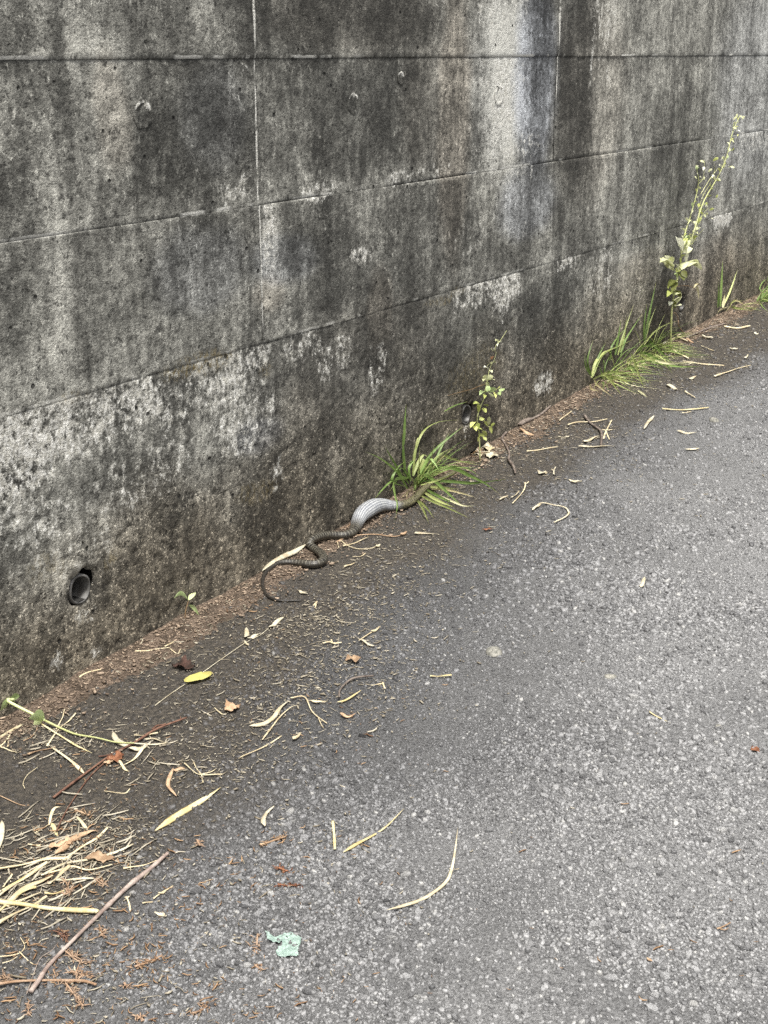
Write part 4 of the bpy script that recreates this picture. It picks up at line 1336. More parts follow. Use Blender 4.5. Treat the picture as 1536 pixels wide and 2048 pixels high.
L1 = [(460, 1180, -60, 60, 62, 'l'), (430, 1220, 30, 60, 60, 'l'), (490, 1060, 10, -90, 50, 'l'), (530, 960, -90, -10, 42, 'l'), (545, 1000, 40, 50, 50, 'l'), (560, 960, 50, 10, 40, 'l'), (500, 1150, 60, -10, 55, 'l'), (470, 1190, 20, 60, 55, 'l'),
      (620, 1220, 10, -95, 44, 'p'), (635, 1230, 25, 80, 38, 'l'), (650, 1240, 45, -40, 32, 'l'), (560, 1160, 40, 60, 34, 'l'), (500, 1260, 40, 20, 40, 'l'), (540, 1290, 50, 60, 42, 'l'), (490, 1340, 70, 20, 40, 'l'), (550, 1370, 40, 40, 40, 'l'), (510, 1350, -20, 70, 30, 'd'),
      (590, 800, -70, 30, 62, 'g'), (600, 790, 30, -60, 62, 'g'), (640, 800, 60, -50, 70, 'g'), (700, 780, 60, -40, 62, 'l'), (760, 790, 60, -30, 66, 'g'), (700, 800, 10, 60, 50, 'l'), (620, 810, 50, 40, 56, 'g'), (740, 800, 30, 30, 46, 'g'), (580, 830, -10, 40, 44, 'l'),
      (590, 650, -20, -60, 60, 'p'), (600, 640, 70, -40, 62, 'p'), (640, 620, 50, 20, 48, 'p'), (600, 660, 10, 60, 48, 'p'), (575, 610, -20, 40, 40, 'p'), (620, 500, -50, -20, 38, 'p'), (640, 510, 25, 30, 36, 'p'), (660, 430, 10, -20, 36, 'p'), (670, 440, -60, 30, 24, 'p'), (660, 380, 10, -30, 40, 'r'),
      (680, 270, -20, -20, 34, 'p'), (690, 255, 10, -30, 26, 'p'), (745, 165, -30, -20, 34, 'p'), (745, 160, 40, -10, 34, 'p'), (740, 165, -5, 40, 24, 'p'), (690, 400, 22, 20, 22, 'p')]
M_LR = green_mat('reddish_leaf', (0.34, 0.17, 0.09), (0.22, 0.10, 0.06), 0.2)
LM = dict(l=M_LEAF, p=M_LEAFP, g=M_LEAFG, d=M_LEAFD, r=M_LR)
for (a, b, da, db, w, mm) in L1:
    o1 = 0.045 + rng.uniform(-.01, .015); o2 = o1 + rng.uniform(0.0, .022)
    p = Z1([(a, b)], o1)[0]; q = Z1([(a + da * 1.2, b + db * 1.2)], o2)[0]
    leaf_at(weed1, p, q, w * 1.2 / 6.4 / pxm(p), LM[mm], side=RT + np.array([0, 0, rng.uniform(-.6, .6)]) + UP * rng.uniform(-.5, .5))

# ================================================================== the tall flowering weed at the right drain pipe
T4 = lambda pts, off: [W(a, b, off) for a, b in z5(pts, 4.094, 1250, 200)]
w2b = W(*z5([(385, 1830)], 4.094, 1250, 200)[0], 0.06)
weed2 = root('tall_weed', (w2b[0], w2b[1], float(gz(w2b[0], w2b[1]))), 'tall thin flowering weed with pale leaves leaning up the wall at the right drain pipe', 'weed')
B2 = np.asarray(weed2.location)
stem_at(weed2, [B2] + T4([(385, 1700), (425, 1480), (455, 1330), (475, 1150), (545, 920), (600, 690), (582, 535)], 0.07), 0.0042, 0.0016, M_STEM)
stem_at(weed2, T4([(480, 1240), (520, 1200), (572, 1050), (645, 830), (765, 620), (832, 460), (882, 260), (942, 128)], 0.08), 0.0034, 0.0014, M_STEM)
stem_at(weed2, T4([(520, 1190), (560, 1130), (600, 1010), (640, 930), (690, 880)], 0.07), 0.0012, 0.0006, M_STEM, 'twig')
stem_at(weed2, T4([(540, 1200), (580, 1130), (645, 1055)], 0.06), 0.0010, 0.0005, M_STEM, 'twig')
stem_at(weed2, T4([(600, 690), (640, 640), (650, 540), (655, 495)], 0.07), 0.0010, 0.0006, M_STEM, 'twig')
stem_at(weed2, T4([(620, 770), (700, 640), (760, 560)], 0.07), 0.0010, 0.0005, M_STEM, 'twig')
stem_at(weed2, T4([(600, 900), (640, 780), (700, 680), (735, 560), (720, 500)], 0.075), 0.0009, 0.0005, M_STEM, 'twig')
L2 = [(470, 1240, -45, -100, 56, 'p'), (475, 1250, 70, -30, 55, 'p'), (470, 1230, 60, -70, 40, 'p'), (500, 1330, 10, -70, 30, 'p'), (390, 1400, -60, -110, 40, 'p'), (400, 1400, -100, -60, 46, 'p'), (380, 1390, -30, -50, 70, 'p'), (350, 1380, -50, -60, 60, 'p'), (370, 1350, 15, -60, 50, 'p'), (390, 1390, 10, 0, 40, 'p'),
      (460, 1390, 50, -60, 62, 'p'), (480, 1380, 130, 10, 70, 'p'), (490, 1350, 100, -10, 60, 'p'), (455, 1390, -30, 20, 46, 'l'), (460, 1400, 40, 50, 44, 'd'), (450, 1410, 30, 60, 56, 'd'), (430, 1480, -60, 40, 56, 'd'), (425, 1490, -40, 80, 50, 'd'), (420, 1520, -60, 20, 50, 'l'), (410, 1560, 40, 50, 44, 'd'),
      (400, 1590, -50, 20, 46, 'l'), (395, 1600, 55, 10, 54, 'p'), (400, 1680, 50, -60, 60, 'p'), (400, 1690, 56, -10, 40, 'p'), (385, 1650, -20, 30, 34, 'p'), (390, 1640, 20, 60, 36, 'd'), (520, 1200, 30, -60, 36, 'p'), (470, 1180, 40, -40, 34, 'l')]
rng = np.random.default_rng(41)
for (a, b, da, db, w, mm) in L2:
    o1 = 0.07 + rng.uniform(-.015, .015); o2 = o1 + rng.uniform(0.0, .03)
    p = T4([(a, b)], o1)[0]; q = T4([(a + da * 1.15, b + db * 1.15)], o2)[0]
    leaf_at(weed2, p, q, w * 1.2 / 4.094 / pxm(p), LM[mm], side=RT + np.array([0, 0, rng.uniform(-.5, .5)]))
for (a, b, s_) in [(590, 1010, 55), (540, 1000, 40), (680, 940, 40), (690, 905, 40), (730, 970, 34), (660, 848, 26), (745, 805, 30), (770, 665, 34), (842, 550, 44), (800, 540, 30), (738, 630, 30), (682, 590, 34), (650, 545, 40), (720, 500, 46), (600, 500, 40), (655, 500, 30), (836, 470, 26), (850, 390, 30), (888, 410, 22),
                   (905, 252, 26), (872, 225, 34), (910, 195, 40), (888, 165, 34), (915, 145, 34), (958, 160, 30), (940, 130, 26), (925, 280, 22), (870, 325, 26), (838, 345, 22), (620, 715, 24), (570, 622, 24), (640, 785, 22), (600, 880, 34), (640, 930, 34), (520, 1130, 34), (590, 560, 28), (760, 640, 26), (648, 655, 30), (805, 560, 34)]:
    p = T4([(a, b)], 0.075)[0]
    th = rng.uniform(0, 6.28)
    q = p + (RT * math.cos(th) + UP * math.sin(th)) * (s_ / 4.094 / pxm(p)) * 1.0 + np.array([0, -0.006, 0])
    leaf_at(weed2, p, q, s_ * 0.55 / 4.094 / pxm(p), LM['p' if rng.random() < .75 else 'l'], name='flower_bract')
# small leaves up the stems
for path, nl in [([(425, 1480), (455, 1330), (475, 1150), (545, 920), (600, 690), (582, 535)], 26), ([(480, 1240), (520, 1200), (572, 1050), (645, 830), (765, 620), (832, 460), (882, 260), (942, 128)], 44), ([(520, 1190), (560, 1130), (600, 1010), (640, 930), (690, 880)], 14)]:
    pp_ = smooth_path([np.array([x, y, 0.0]) for x, y in path], 12)
    for k in range(nl):
        q0 = pp_[int((k + rng.random()) / nl * (len(pp_) - 1))]
        s_ = rng.uniform(26, 62) * (1.1 - 0.45 * k / nl)
        th = rng.choice([-1, 1]) * rng.uniform(0.3, 1.3) - math.pi / 2 + 0.25
        p = T4([(q0[0], q0[1])], 0.075)[0]
        q = T4([(q0[0] + math.cos(th) * s_, q0[1] + math.sin(th) * s_ * 0.8)], 0.075 + rng.uniform(-0.012, 0.03))[0]
        leaf_at(weed2, p, q, s_ * rng.uniform(0.26, 0.5) / 4.094 / pxm(p), LM[['p', 'l', 'p', 'g'][rng.integers(0, 4)]], side=RT + np.array([0, 0, rng.uniform(-1, 1)]), droop=rng.uniform(0, .25))
# drooping dead leaf on its stalk
stem_at(weed2, T4([(415, 1530), (480, 1520), (545, 1530), (590, 1560)], 0.08), 0.0013, 0.0009, M_STEMB, 'leaf_stalk')
leaf_at(weed2, T4([(575, 1530)], 0.08)[0], T4([(606, 1635)], 0.085)[0], 0.0095, M_GRASSD, name='dead_leaf', droop=0.3)
leaf_at(weed2, T4([(560, 1545)], 0.08)[0], T4([(612, 1520)], 0.09)[0], 0.0085, M_GRASSD, name='dead_leaf', droop=0.3)

# ================================================================== seedling, vine shoot, flowering stalk
sb = G(370, 1240)
seedling = root('seedling', sb, 'small seedling with three fresh green leaves at the wall right of the left drain pipe', 'seedling')
Zs = lambda a, b, off: W(*z5([(a, b)], 3.84, 80, 1100)[0], off)
off = -sb[1]
stem_at(seedling, [sb, Zs(1118, 470, off), Zs(1140, 388, off)], 0.0014, 0.0010, M_STEMB)
leaf_at(seedling, Zs(1140, 386, off), Zs(1030, 372, off + .02), 36 / 3.84 / pxm(sb), M_LEAFG, side=UP, droop=0.18)
leaf_at(seedling, Zs(1142, 386, off), Zs(1196, 326, off - .005), 48 / 3.84 / pxm(sb), M_LEAFG, droop=0.1)
leaf_at(seedling, Zs(1140, 425, off), Zs(1218, 498, off + .015), 36 / 3.84 / pxm(sb), M_LEAFG, droop=0.2)

T6 = lambda pts: z5(pts, 3.2, 0, 1350)
vb = G(*T6([(280, 290)])[0])
vine = root('vine_shoot', vb, 'green vine shoot with round leaves creeping out from the left edge over the straw', 'vine')
stem_at(vine, [G(a, b, h) for (a, b), h in zip(T6([(-60, 110), (25, 155), (110, 200), (200, 245), (285, 290)]), [.03, .035, .03, .02, .012])], 0.0032, 0.0024, M_LEAFG)
stem_at(vine, [G(a, b, h) for (a, b), h in zip(T6([(285, 290), (400, 345), (490, 380), (620, 402), (740, 430), (860, 436)]), [.012, .007, .006, .006, .007, .009])], 0.0022, 0.0011, M_STEM, 'runner')
for (a, b, da, db, w, h0, h1) in [(20, 160, -40, 60, 75, .03, .022), (20, 155, -30, -60, 60, .03, .03), (280, 290, -95, -10, 62, .012, .035), (275, 290, -60, 30, 55, .012, .008), (285, 285, -60, -50, 46, .012, .04)]:
    p = G(*T6([(a, b)])[0], h0); q = G(*T6([(a + da, b + db)])[0], h1)
    leaf_at(vine, p, q, w / 3.2 / pxm(p), M_LEAFG, droop=0.15, side=UP + RT * 0.4)

ss = root('seed_stalk', G(315, 1409), 'long thread-thin pale grass stalk with dry spikelets running under the yellow leaf', 'stalk')
P = [G(a, b, 0.0025) for a, b in [(310, 1411), (345, 1385), (395, 1352), (440, 1320), (490, 1286), (520, 1270), (540, 1254)]]
stem_at(ss, P, 0.0007, 0.0006, M_PALE)
for pts, w in [([(538, 1256), (550, 1246), (568, 1233)], 8), ([(495, 1278), (505, 1273), (517, 1268)], 7), ([(491, 1276), (494, 1266), (493, 1254)], 9), ([(489, 1282), (494, 1287), (498, 1291)], 4)]:
    V, F = shape_on_ground(pts, w, 'leaf', 0.4, 6, 3)
    link('spikelet', mesh('spikelet', V - np.asarray(ss.location), F, M_PALE, True), ss)

# ================================================================== single leaves, straws, sticks on the road
T7 = lambda pts: z5(pts, 4.267, 0, 1600)          # bottom left corner
Q5 = lambda pts: z5(pts, 2.0, 0, 1024)
Q6 = lambda pts: z5(pts, 2.0, 768, 1024)
Q7 = lambda pts: z5(pts, 2.0, 0, 1536)
Q8 = lambda pts: z5(pts, 2.0, 768, 1536)
Q4 = lambda pts: z5(pts, 2.0, 768, 512)
R3 = lambda pts: z5(pts, 3.783, 1130, 520)
RS = lambda pts: z5(pts, 3.657, 500, 920)
RA = lambda pts: z5(pts, 3.84, 380, 1180)
RB = lambda pts: z5(pts, 3.84, 900, 820)
R5 = lambda pts: z5(pts, 6.4, 880, 660)

# the big stick
lay('stick', 'long straight pinkish brown stick with knots lying diagonally in the bottom left corner', 'stick', T7([(262, 1640), (330, 1545), (420, 1410), (640, 1180), (900, 920), (1090, 735), (1270, 590), (1350, 520), (1432, 447)]), 9.6, 'stick', 'straw', 1.0, nside=10, knots=(0.17, 0.52, 0.66, 0.84), wav=0.1)
lay('side_straw', 'thin straw tucked against the upper end of the long pinkish stick', 'straw', T7([(1052, 588), (1200, 556), (1345, 508)]), 4, 'straw')
SG = 'dry straw stalks heaped at the bottom left'
lay('straw_stalk', 'pale straw stalk lying highest across the bottom left heap', 'straw', T7([(-40, 600), (200, 545), (400, 500), (600, 488)]), 10.4, 'straw', group=SG)
lay('straw_stalk', 'straw stalk slanting steeply out of the left edge below the highest stalk', 'straw', T7([(-20, 830), (150, 700), (280, 610), (405, 540)]), 9.1, 'straw', group=SG)
lay('straw_stalk', 'longest thin straw of the heap, its tip reaching the furthest right above the stick', 'straw', T7([(380, 640), (550, 540), (800, 490), (1000, 440), (1138, 380)]), 7.2, 'pale', group=SG)
lay('straw_stalk', 'thick yellow straw stalk whose right end touches the long pinkish stick', 'straw', T7([(-30, 878), (200, 885), (450, 915), (780, 945), (832, 965)]), 12.3, 'ystraw', nside=8, flat=0.8, group=SG)
lay('straw_stalk', 'lowest straw of the heap, slanting down to the left edge under the thick yellow stalk', 'straw', T7([(-20, 1062), (150, 950), (300, 880), (400, 828)]), 9.1, 'straw', group=SG)
lay('straw_stalk', 'broad flattened straw in the middle of the heap crossing above the thick yellow stalk', 'straw', T7([(50, 905), (200, 760), (350, 690), (445, 640)]), 14.3, 'straw', group=SG, flat=0.3)
lay('straw_stalk', 'straw starting at the left edge just above the thick yellow stalk', 'straw', T7([(-10, 950), (150, 810), (250, 750), (310, 745)]), 9.1, 'ystraw', group=SG)
lay('straw_stalk', 'short thin straw lying level in the heap above the thick yellow stalk', 'straw', T7([(478, 690), (640, 668), (800, 672)]), 5.9, 'pale', group=SG)
lay('straw_stalk', 'short curled straw at the right of the broad flattened straw', 'straw', T7([(415, 725), (500, 640), (600, 555)]), 10.4, 'straw', group=SG, flat=0.3)
lay('straw_stalk', 'thin straw with a red brown end pointing down to the thick yellow stalk', 'straw', T7([(380, 800), (460, 790), (550, 780)]), 5.9, 'ystraw', group=SG)
lay('straw_stalk', 'thin straw crossing under the longest straw towards the upper right', 'straw', T7([(560, 500), (700, 400), (820, 320), (920, 232)]), 5.9, 'straw', group=SG)
lay('straw_stalk', 'straw running beside the steep slanting stalk at the left edge of the heap', 'straw', T7([(20, 780), (160, 690), (300, 590), (380, 560)]), 6.5, 'ystraw', group=SG)
lay('straw_stalk', 'very short straw lying level above the highest stalk of the heap', 'straw', T7([(238, 382), (350, 380)]), 3.9, 'straw', group=SG)
lay('straw_stalk', 'thin straw lying under the crossing of the steep stalk and the longest straw', 'straw', T7([(350, 645), (500, 600), (620, 560), (760, 590), (960, 552)]), 5.2, 'straw', group=SG)
lay('straw_stalk', 'thin straw at the far left, tip up, above the steep slanting stalk', 'straw', T7([(28, 745), (60, 690), (104, 628)]), 5.2, 'straw', group=SG)
lay('straw_stalk', 'thin straw rising from under the thick yellow stalk towards the small red needles', 'straw', T7([(120, 880), (250, 820), (350, 790)]), 6.5, 'pale', group=SG)
lay('dry_leaf', 'long pinkish tan dry leaf folded over the straw heap', 'leaf', T7([(470, 470), (560, 400), (640, 310), (760, 268), (840, 258)]), 12, 'tan', 'leaf', 0.3)
crumple('dry_leaf', 'torn star-shaped tan leaf lying across the middle of the longest straw', 'leaf', (168, 1706, 230, 1732), 'tan', 3, 0.0)
crumple('dry_leaf', 'pale curled leaf scrap above the upper end of the straw heap', 'leaf', (98, 1678, 150, 1706), 'tan', 5, 0.5)
lay('dry_leaf', 'broad pale grass leaf standing at the left edge above the straw heap', 'leaf', T7([(14, 180), (12, 290), (-8, 420)]), 10, 'pale', 'leaf', 0.3)
lay('dry_leaf', 'short broad pale leaf pointing down-right above the heap', 'leaf', T7([(655, 140), (700, 190), (752, 250)]), 8, 'straw', 'leaf', 0.3)
lay('dry_leaf', 'bent pale grass blade just left of the thin reddish twig', 'leaf', T7([(420, 215), (435, 130), (470, 60), (520, 50)]), 5.5, 'straw', 'blade', 0.3)
lay('dry_leaf', 'short yellow leaf at the foot of the thin reddish twig', 'leaf', T7([(438, 198), (465, 250), (492, 305)]), 7.5, 'ystraw', 'leaf', 0.3)
lay('straw_bit', 'thin straw slanting left of the foot of the thin reddish twig', 'straw', T7([(300, 285), (360, 240), (425, 205)]), 4, 'straw')
lay('thread_twig', 'thin dark thread of a twig bent beside the lower part of the long stick', 'twig', T7([(228, 1662), (262, 1560), (290, 1465), (345, 1345), (440, 1290), (500, 1220)]), 2.4, 'twig', 'twig', 1.0)
lay('cedar_twig', 'orange brown cedar twig lying level under the lower end of the long stick', 'twig', T7([(-20, 1582), (150, 1548), (400, 1530), (600, 1532), (720, 1545), (822, 1580)]), 7.5, 'cedar', 'straw', 0.8, nside=7)
lay('root_thread', 'branching pale root thread at the left edge left of the long stick', 'root', T7([(-10, 1345), (80, 1330), (170, 1300), (210, 1240), (172, 1165)]), 2.6, 'straw', 'twig', 1.0, extra=[(T7([(165, 1300), (215, 1345), (285, 1395)]), 2.6, 'twig'), (T7([(205, 1235), (225, 1210), (250, 1180)]), 2.0, 'twig'), (T7([(20, 1400), (90, 1365), (150, 1330)]), 2.0, 'twig')])
lay('straw_bit', 'small forked straw right of the middle of the long stick', 'straw', T7([(1080, 830), (1100, 880), (1110, 935)]), 4.5, 'straw', extra=[(T7([(1065, 835), (1105, 828)]), 3.5, 'straw')])
lay('straw_bit', 'pale slanting straw scrap right of the upper part of the long stick', 'straw', T7([(1310, 845), (1390, 780), (1475, 725)]), 3.5, 'straw', extra=[(T7([(1350, 800), (1420, 770)]), 7, 'leaf')])
lay('straw_bit', 'short level straw below the slanting scrap beside the long stick', 'straw', T7([(1215, 885), (1280, 865), (1365, 862)]), 3.5, 'straw')
crumple('dry_leaf', 'upright cream leaf flake below the short level straw', 'leaf', (317, 1822, 328, 1842), 'pale', 8, 1.2)
CG = 'rust brown cedar sprigs fallen on the road'
sprig('bushy cedar sprig lying over the middle of the long stick lower part', T7([(560, 1300), (640, 1350), (740, 1400)]), 4, 46, 17, 1)
sprig('bushy cedar sprig at the right end of the level cedar twig', T7([(600, 1470), (690, 1480), (760, 1520)]), 4, 46, 17, 2)
sprig('cedar sprig trailing downwards below the level cedar twig', T7([(560, 1570), (640, 1660), (710, 1760)]), 4, 50, 15, 3)
sprig('small red cedar sprig in the straw heap above the thick yellow stalk', T7([(560, 700), (590, 760), (575, 800)]), 3, 26, 15, 4)
sprig('small dark cedar sprig right of the middle of the long stick', T7([(845, 1070), (870, 1120), (880, 1165)]), 3, 22, 13, 5)
sprig('frayed orange cedar sprig lying alone between the long stick and the mint paint', T7([(1150, 1430), (1270, 1380), (1385, 1320)]), 5, 46, 14, 6)
sprig('dark cedar sprig left of the middle of the long stick', T7([(450, 1120), (540, 1140), (570, 1190)]), 3, 26, 14, 7, mat='redtwig')
sprig('short orange cedar sprig below the frayed lone sprig', T7([(1060, 1570), (1095, 1590)]), 4, 18, 12, 8)
sprig('small orange cedar sprig nearest the bottom edge left of the mint paint', T7([(1170, 1840), (1215, 1865)]), 4, 18, 12, 9)
sprig('cedar sprig at the left edge above the level cedar twig', T7([(20, 1500), (60, 1540)]), 3, 22, 15, 10)
sprig('cedar sprig under the crossing of the long stick and the level cedar twig', T7([(450, 1440), (500, 1560)]), 3, 24, 14, 11)
sprig('pale cedar sprig at the bottom edge left of the trailing sprig', T7([(230, 1740), (250, 1820)]), 3, 18, 13, 12)
sprig('rust sprig between the star-shaped leaf and the longest straw', T7([(820, 690), (900, 720)]), 3, 22, 13, 13)
sprig('rust sprig right of the upper end of the straw heap', Q7([(790, 290), (800, 310)]), 5, 20, 10, 14)
sprig('pale frayed sprig below the curved cream leaf', Q7([(1040, 310), (1090, 290), (1145, 270)]), 5, 34, 12, 15, mat='tan')
sprig('red rust sprig between the pale frayed sprig and the mint paint', Q7([(1115, 400), (1150, 410)]), 5, 26, 10, 16, mat='rust')
sprig('wide flat red sprig just above the mint paint', Q7([(1110, 468), (1150, 466), (1195, 470)]), 3, 26, 10, 17, mat='rust')
sprig('dark rust sprig touching the left side of the mint paint', Q7([(1030, 670), (1025, 740)]), 4, 26, 12, 18)
sprig('orange sprig below the left side of the mint paint', Q7([(1020, 790), (1050, 805)]), 4, 18, 12, 19)
sprig('orange sprig pair nearest the bottom edge under the mint paint', Q7([(770, 985), (850, 940)]), 5, 36, 12, 20)
sprig('small rust sprig above the reddish long twig near the left edge', Q7([(300, 170), (360, 185)]), 4, 26, 11, 21, mat='tan')

# middle left
lay('dry_leaf', 'long yellowish bamboo leaf lying alone above the long stick', 'leaf', T6([(990, 1002), (1130, 900), (1260, 820), (1340, 765), (1416, 713)]), 11.5, 'ystraw', 'leaf', 0.22, wav=0.1)
lay('grass_straw', 'straw blade running from the folded vine leaf down to the right', 'straw', T6([(262, 312), (400, 395), (500, 455), (590, 496)]), 6, 'ystraw', 'blade', 0.35)
lay('grass_straw', 'thin straw propped across under the vine runner', 'straw', T6([(300, 458), (375, 345), (440, 290), (485, 240)]), 4, 'straw')
lay('grass_straw', 'second thin straw crossing the vine runner nearer the wall', 'straw', T6([(360, 350), (400, 270), (412, 220), (440, 215)]), 3, 'straw')
lay('grass_straw', 'brown flattened straw left of the broad straw blade', 'straw', T6([(178, 512), (260, 480), (355, 455)]), 7, 'tan')
lay('grass_straw', 'broad straw blade pointing down-right and crossing the long brown twig', 'straw', T6([(333, 470), (470, 560), (515, 600), (545, 642)]), 8.5, 'straw', 'blade', 0.3)
lay('twig', 'long brown twig running up-right past the vine tip', 'twig', T6([(342, 790), (560, 620), (720, 500), (860, 430), (1000, 350), (1195, 276)]), 5, 'redtwig', 'straw', 1.0, extra=[(T6([(975, 350), (1010, 320), (1060, 312)]), 4, 'twig'), (T6([(1160, 290), (1155, 265)]), 2.5, 'twig')])
lay('twig', 'thin reddish twig bending down from the long brown twig to the straw heap', 'twig', T6([(360, 1005), (420, 880), (500, 750), (580, 640), (665, 560), (800, 462)]), 3.6, 'redtwig', 'straw', 1.0)
lay('twig', 'short dark twig beside the middle of the long brown twig', 'twig', T6([(630, 525), (700, 505), (800, 462)]), 3.2, 'redtwig', 'twig', 1.0)
lay('dry_leaf', 'curved cream leaf where the vine tip meets the long brown twig', 'leaf', T6([(724, 362), (745, 415), (800, 445), (850, 440)]), 10, 'pale', 'leaf', 0.3)
crumple('dry_leaf', 'crumpled rust red leaf under the long brown twig', 'leaf', (212, 1504, 250, 1532), 'rust', 11, 0.5)
crumple('dry_leaf', 'pale curled leaf directly below the crumpled rust red leaf', 'leaf', (206, 1518, 230, 1534), 'tan', 12, 0.4)
lay('dry_leaf', 'cream leaf lying on the long brown twig right of the vine tip', 'leaf', T6([(818, 470), (880, 470), (945, 450)]), 9, 'pale', 'leaf', 0.3)
lay('straw_bit', 'straw scrap on the upper side of the long brown twig', 'straw', T6([(858, 386), (930, 382), (1012, 372)]), 5, 'straw', extra=[(T6([(870, 420), (930, 390), (960, 370)]), 4, 'straw')])
lay('straw_bit', 'longer straw right of the long brown twig with a pointed end', 'straw', T6([(925, 412), (990, 405), (1070, 440)]), 5, 'pale', 'blade', extra=[(T6([(850, 440), (960, 440), (1072, 438)]), 4, 'straw')])
lay('grass_straw', 'pale blade slanting down-left under the long brown twig', 'straw', T6([(920, 468), (870, 520), (820, 560), (752, 602)]), 5.5, 'straw', 'blade', 0.35, extra=[(T6([(760, 540), (790, 590), (830, 615)]), 5, 'leaf')])
lay('straw_bit', 'broad straw end at the left edge above the thin thread', 'straw', T6([(-10, 410), (60, 360), (140, 320)]), 7.5, 'straw')
lay('straw_bit', 'thin straw under the broad straw end at the left edge', 'straw', T6([(-5, 465), (35, 420), (72, 368)]), 4, 'straw')
lay('straw_bit', 'small straw lying level below the broad straw end at the left edge', 'straw', T6([(5, 462), (55, 475), (108, 500)]), 4.5, 'straw', extra=[(T6([(50, 462), (58, 380)]), 2.5, 'twig')])
lay('thread_twig', 'thin bowed thread between the vine shoot and the straw heap', 'twig', T6([(158, 730), (148, 690), (172, 640), (243, 593)]), 1.8, 'straw', 'twig', 1.0)
lay('thread_twig', 'thin thread coming in from the left edge above the broad pale leaf', 'twig', T6([(-10, 772), (120, 825), (188, 828)]), 2.2, 'tan', 'twig', 1.0)
lay('thread_twig', 'thin curved root by the vine leaf at the soil strip', 'root', T6([(150, 425), (200, 395), (232, 350), (240, 315)]), 1.6, 'tan', 'twig', 1.0)
lay('straw_bit', 'bent level straw between the thin reddish twig and the yellowish bamboo leaf', 'straw', T6([(668, 748), (740, 748), (805, 752), (832, 730)]), 3.4, 'straw')
lay('dry_leaf', 'curly dry leaf strip left of the star of straws', 'leaf', T6([(1110, 598), (1076, 680), (1090, 730), (1130, 778)]), 8, 'tan', 'leaf', 0.4, extra=[(T6([(1100, 612), (1140, 600), (1185, 602)]), 7, 'leaf')])
lay('straw_star', 'star of thin crossing straws above the yellowish bamboo leaf', 'straw', T6([(1180, 568), (1230, 605), (1290, 635), (1424, 640)]), 4.5, 'straw', 'straw', extra=[(T6([(1290, 640), (1340, 620), (1385, 598)]), 3, 'straw'), (T6([(1238, 560), (1262, 600), (1292, 640)]), 3, 'straw'), (T6([(1290, 636), (1300, 692)]), 3.5, 'straw')])
tlf = T6([(1183, 42)])[0]
y0 = root('yellow_leaf', G(395, 1355), 'bright yellow oval leaf lying flat on the road in front of the wall', 'leaf')
Pm = np.array(smooth_path([G(a, b, h) for (a, b), h in zip([(368, 1361), (382, 1357), (396, 1353), (410, 1349), (421, 1343.5)], [.0075, .0095, .008, .010, .0075])], 5))
V, F, t_ = blade_data(Pm, 0.026, -0.16, np.array([0.31, 0.95, 0.1]), lambda t: np.clip(np.sin(np.pi * np.clip(t * 0.96 + 0.02, 0, 1)) ** 0.55, 0.05, 1))
link('blade', mesh('blade', V - np.asarray(y0.location), F, M_YELLOW, True), y0)
stem_at(y0, [Pm[-1], G(424, 1345, .004), G(427, 1349, .002)], 0.0008, 0.0006, M_YSTRAW, 'stalk')
crumple('dark_leaf', 'dark brown shrivelled leaf just above the yellow leaf', 'leaf', (344, 1322, 392, 1350), 'dark', 21, -0.15, 0.5)
lay('thread_twig', 'pale root strand lying along the soil strip below the seedling', 'root', Q5([(540, 558), (590, 555), (640, 545), (680, 540)]), 4, 'straw', 'twig', 0.8, extra=[(Q5([(660, 540), (690, 520), (715, 500)]), 3.5, 'twig'), (Q5([(680, 548), (710, 565), (722, 550)]), 2.5, 'twig')])
lay('twig', 'short pale twig lying along the wall foot left of the soil strip root', 'twig', Q5([(318, 662), (345, 642), (405, 632)]), 4, 'straw', 'twig', 0.8)
lay('thread_twig', 'thin vertical root curl at the wall foot above the pale strand', 'root', Q5([(563, 530), (570, 515), (560, 505), (548, 508)]), 2.5, 'pale', 'twig', 1.0, lift=0.006)

# around the snake
lay('bamboo_leaf', 'broad cream dry bamboo leaf leaning at the wall foot behind the snake tail', 'leaf', Q5([(1048, 238), (1080, 208), (1115, 182), (1165, 148), (1216, 124)]), 12, 'pale', 'leaf', 0.25, lift=0.010, wav=0.1)
lay('straw_bit', 'thick straw scrap beside the snake just past the swollen belly', 'straw', RS([(680, 632), (770, 600), (864, 568)]), 4, 'straw', extra=[(RS([(640, 600), (650, 640)]), 3, 'straw')])
lay('thread_twig', 'long thin stem running right from under the swollen belly of the snake', 'stem', RS([(630, 602), (700, 570), (800, 548), (920, 542), (1060, 556), (1145, 528)]), 2.6, 'tan', 'twig', 1.0, extra=[(RS([(1100, 548), (1148, 522)]), 6, 'leaf')])
lay('thread_twig', 'thin looping stem below the thick scrap beside the snake', 'stem', RS([(655, 585), (720, 628), (800, 648), (880, 642), (950, 622)]), 2.2, 'straw', 'twig', 1.0, extra=[(RS([(920, 632), (955, 618)]), 5, 'leaf')])
lay('straw_bit', 'small bent straw below the looping stem', 'straw', RS([(750, 710), (800, 705), (845, 678)]), 3, 'straw')
lay('straw_bit', 'straight straw scrap below the small bent straw right of the snake coil', 'straw', RS([(688, 782), (765, 748)]), 4, 'straw')
lay('dry_leaf', 'pale leaf strip on the road under the swollen belly to its right', 'leaf', RS([(1203, 540), (1260, 528), (1375, 542)]), 6, 'pale', 'leaf', 0.35)
lay('straw_bit', 'short straw against the wall foot left of the swollen belly', 'straw', RS([(660, 500), (700, 488), (735, 468)]), 3, 'tan')
crumple('dry_leaf', 'small red brown leaf alone on the road below the grass tuft', 'leaf', (964, 1056, 986, 1064), 'rust', 31, 0)
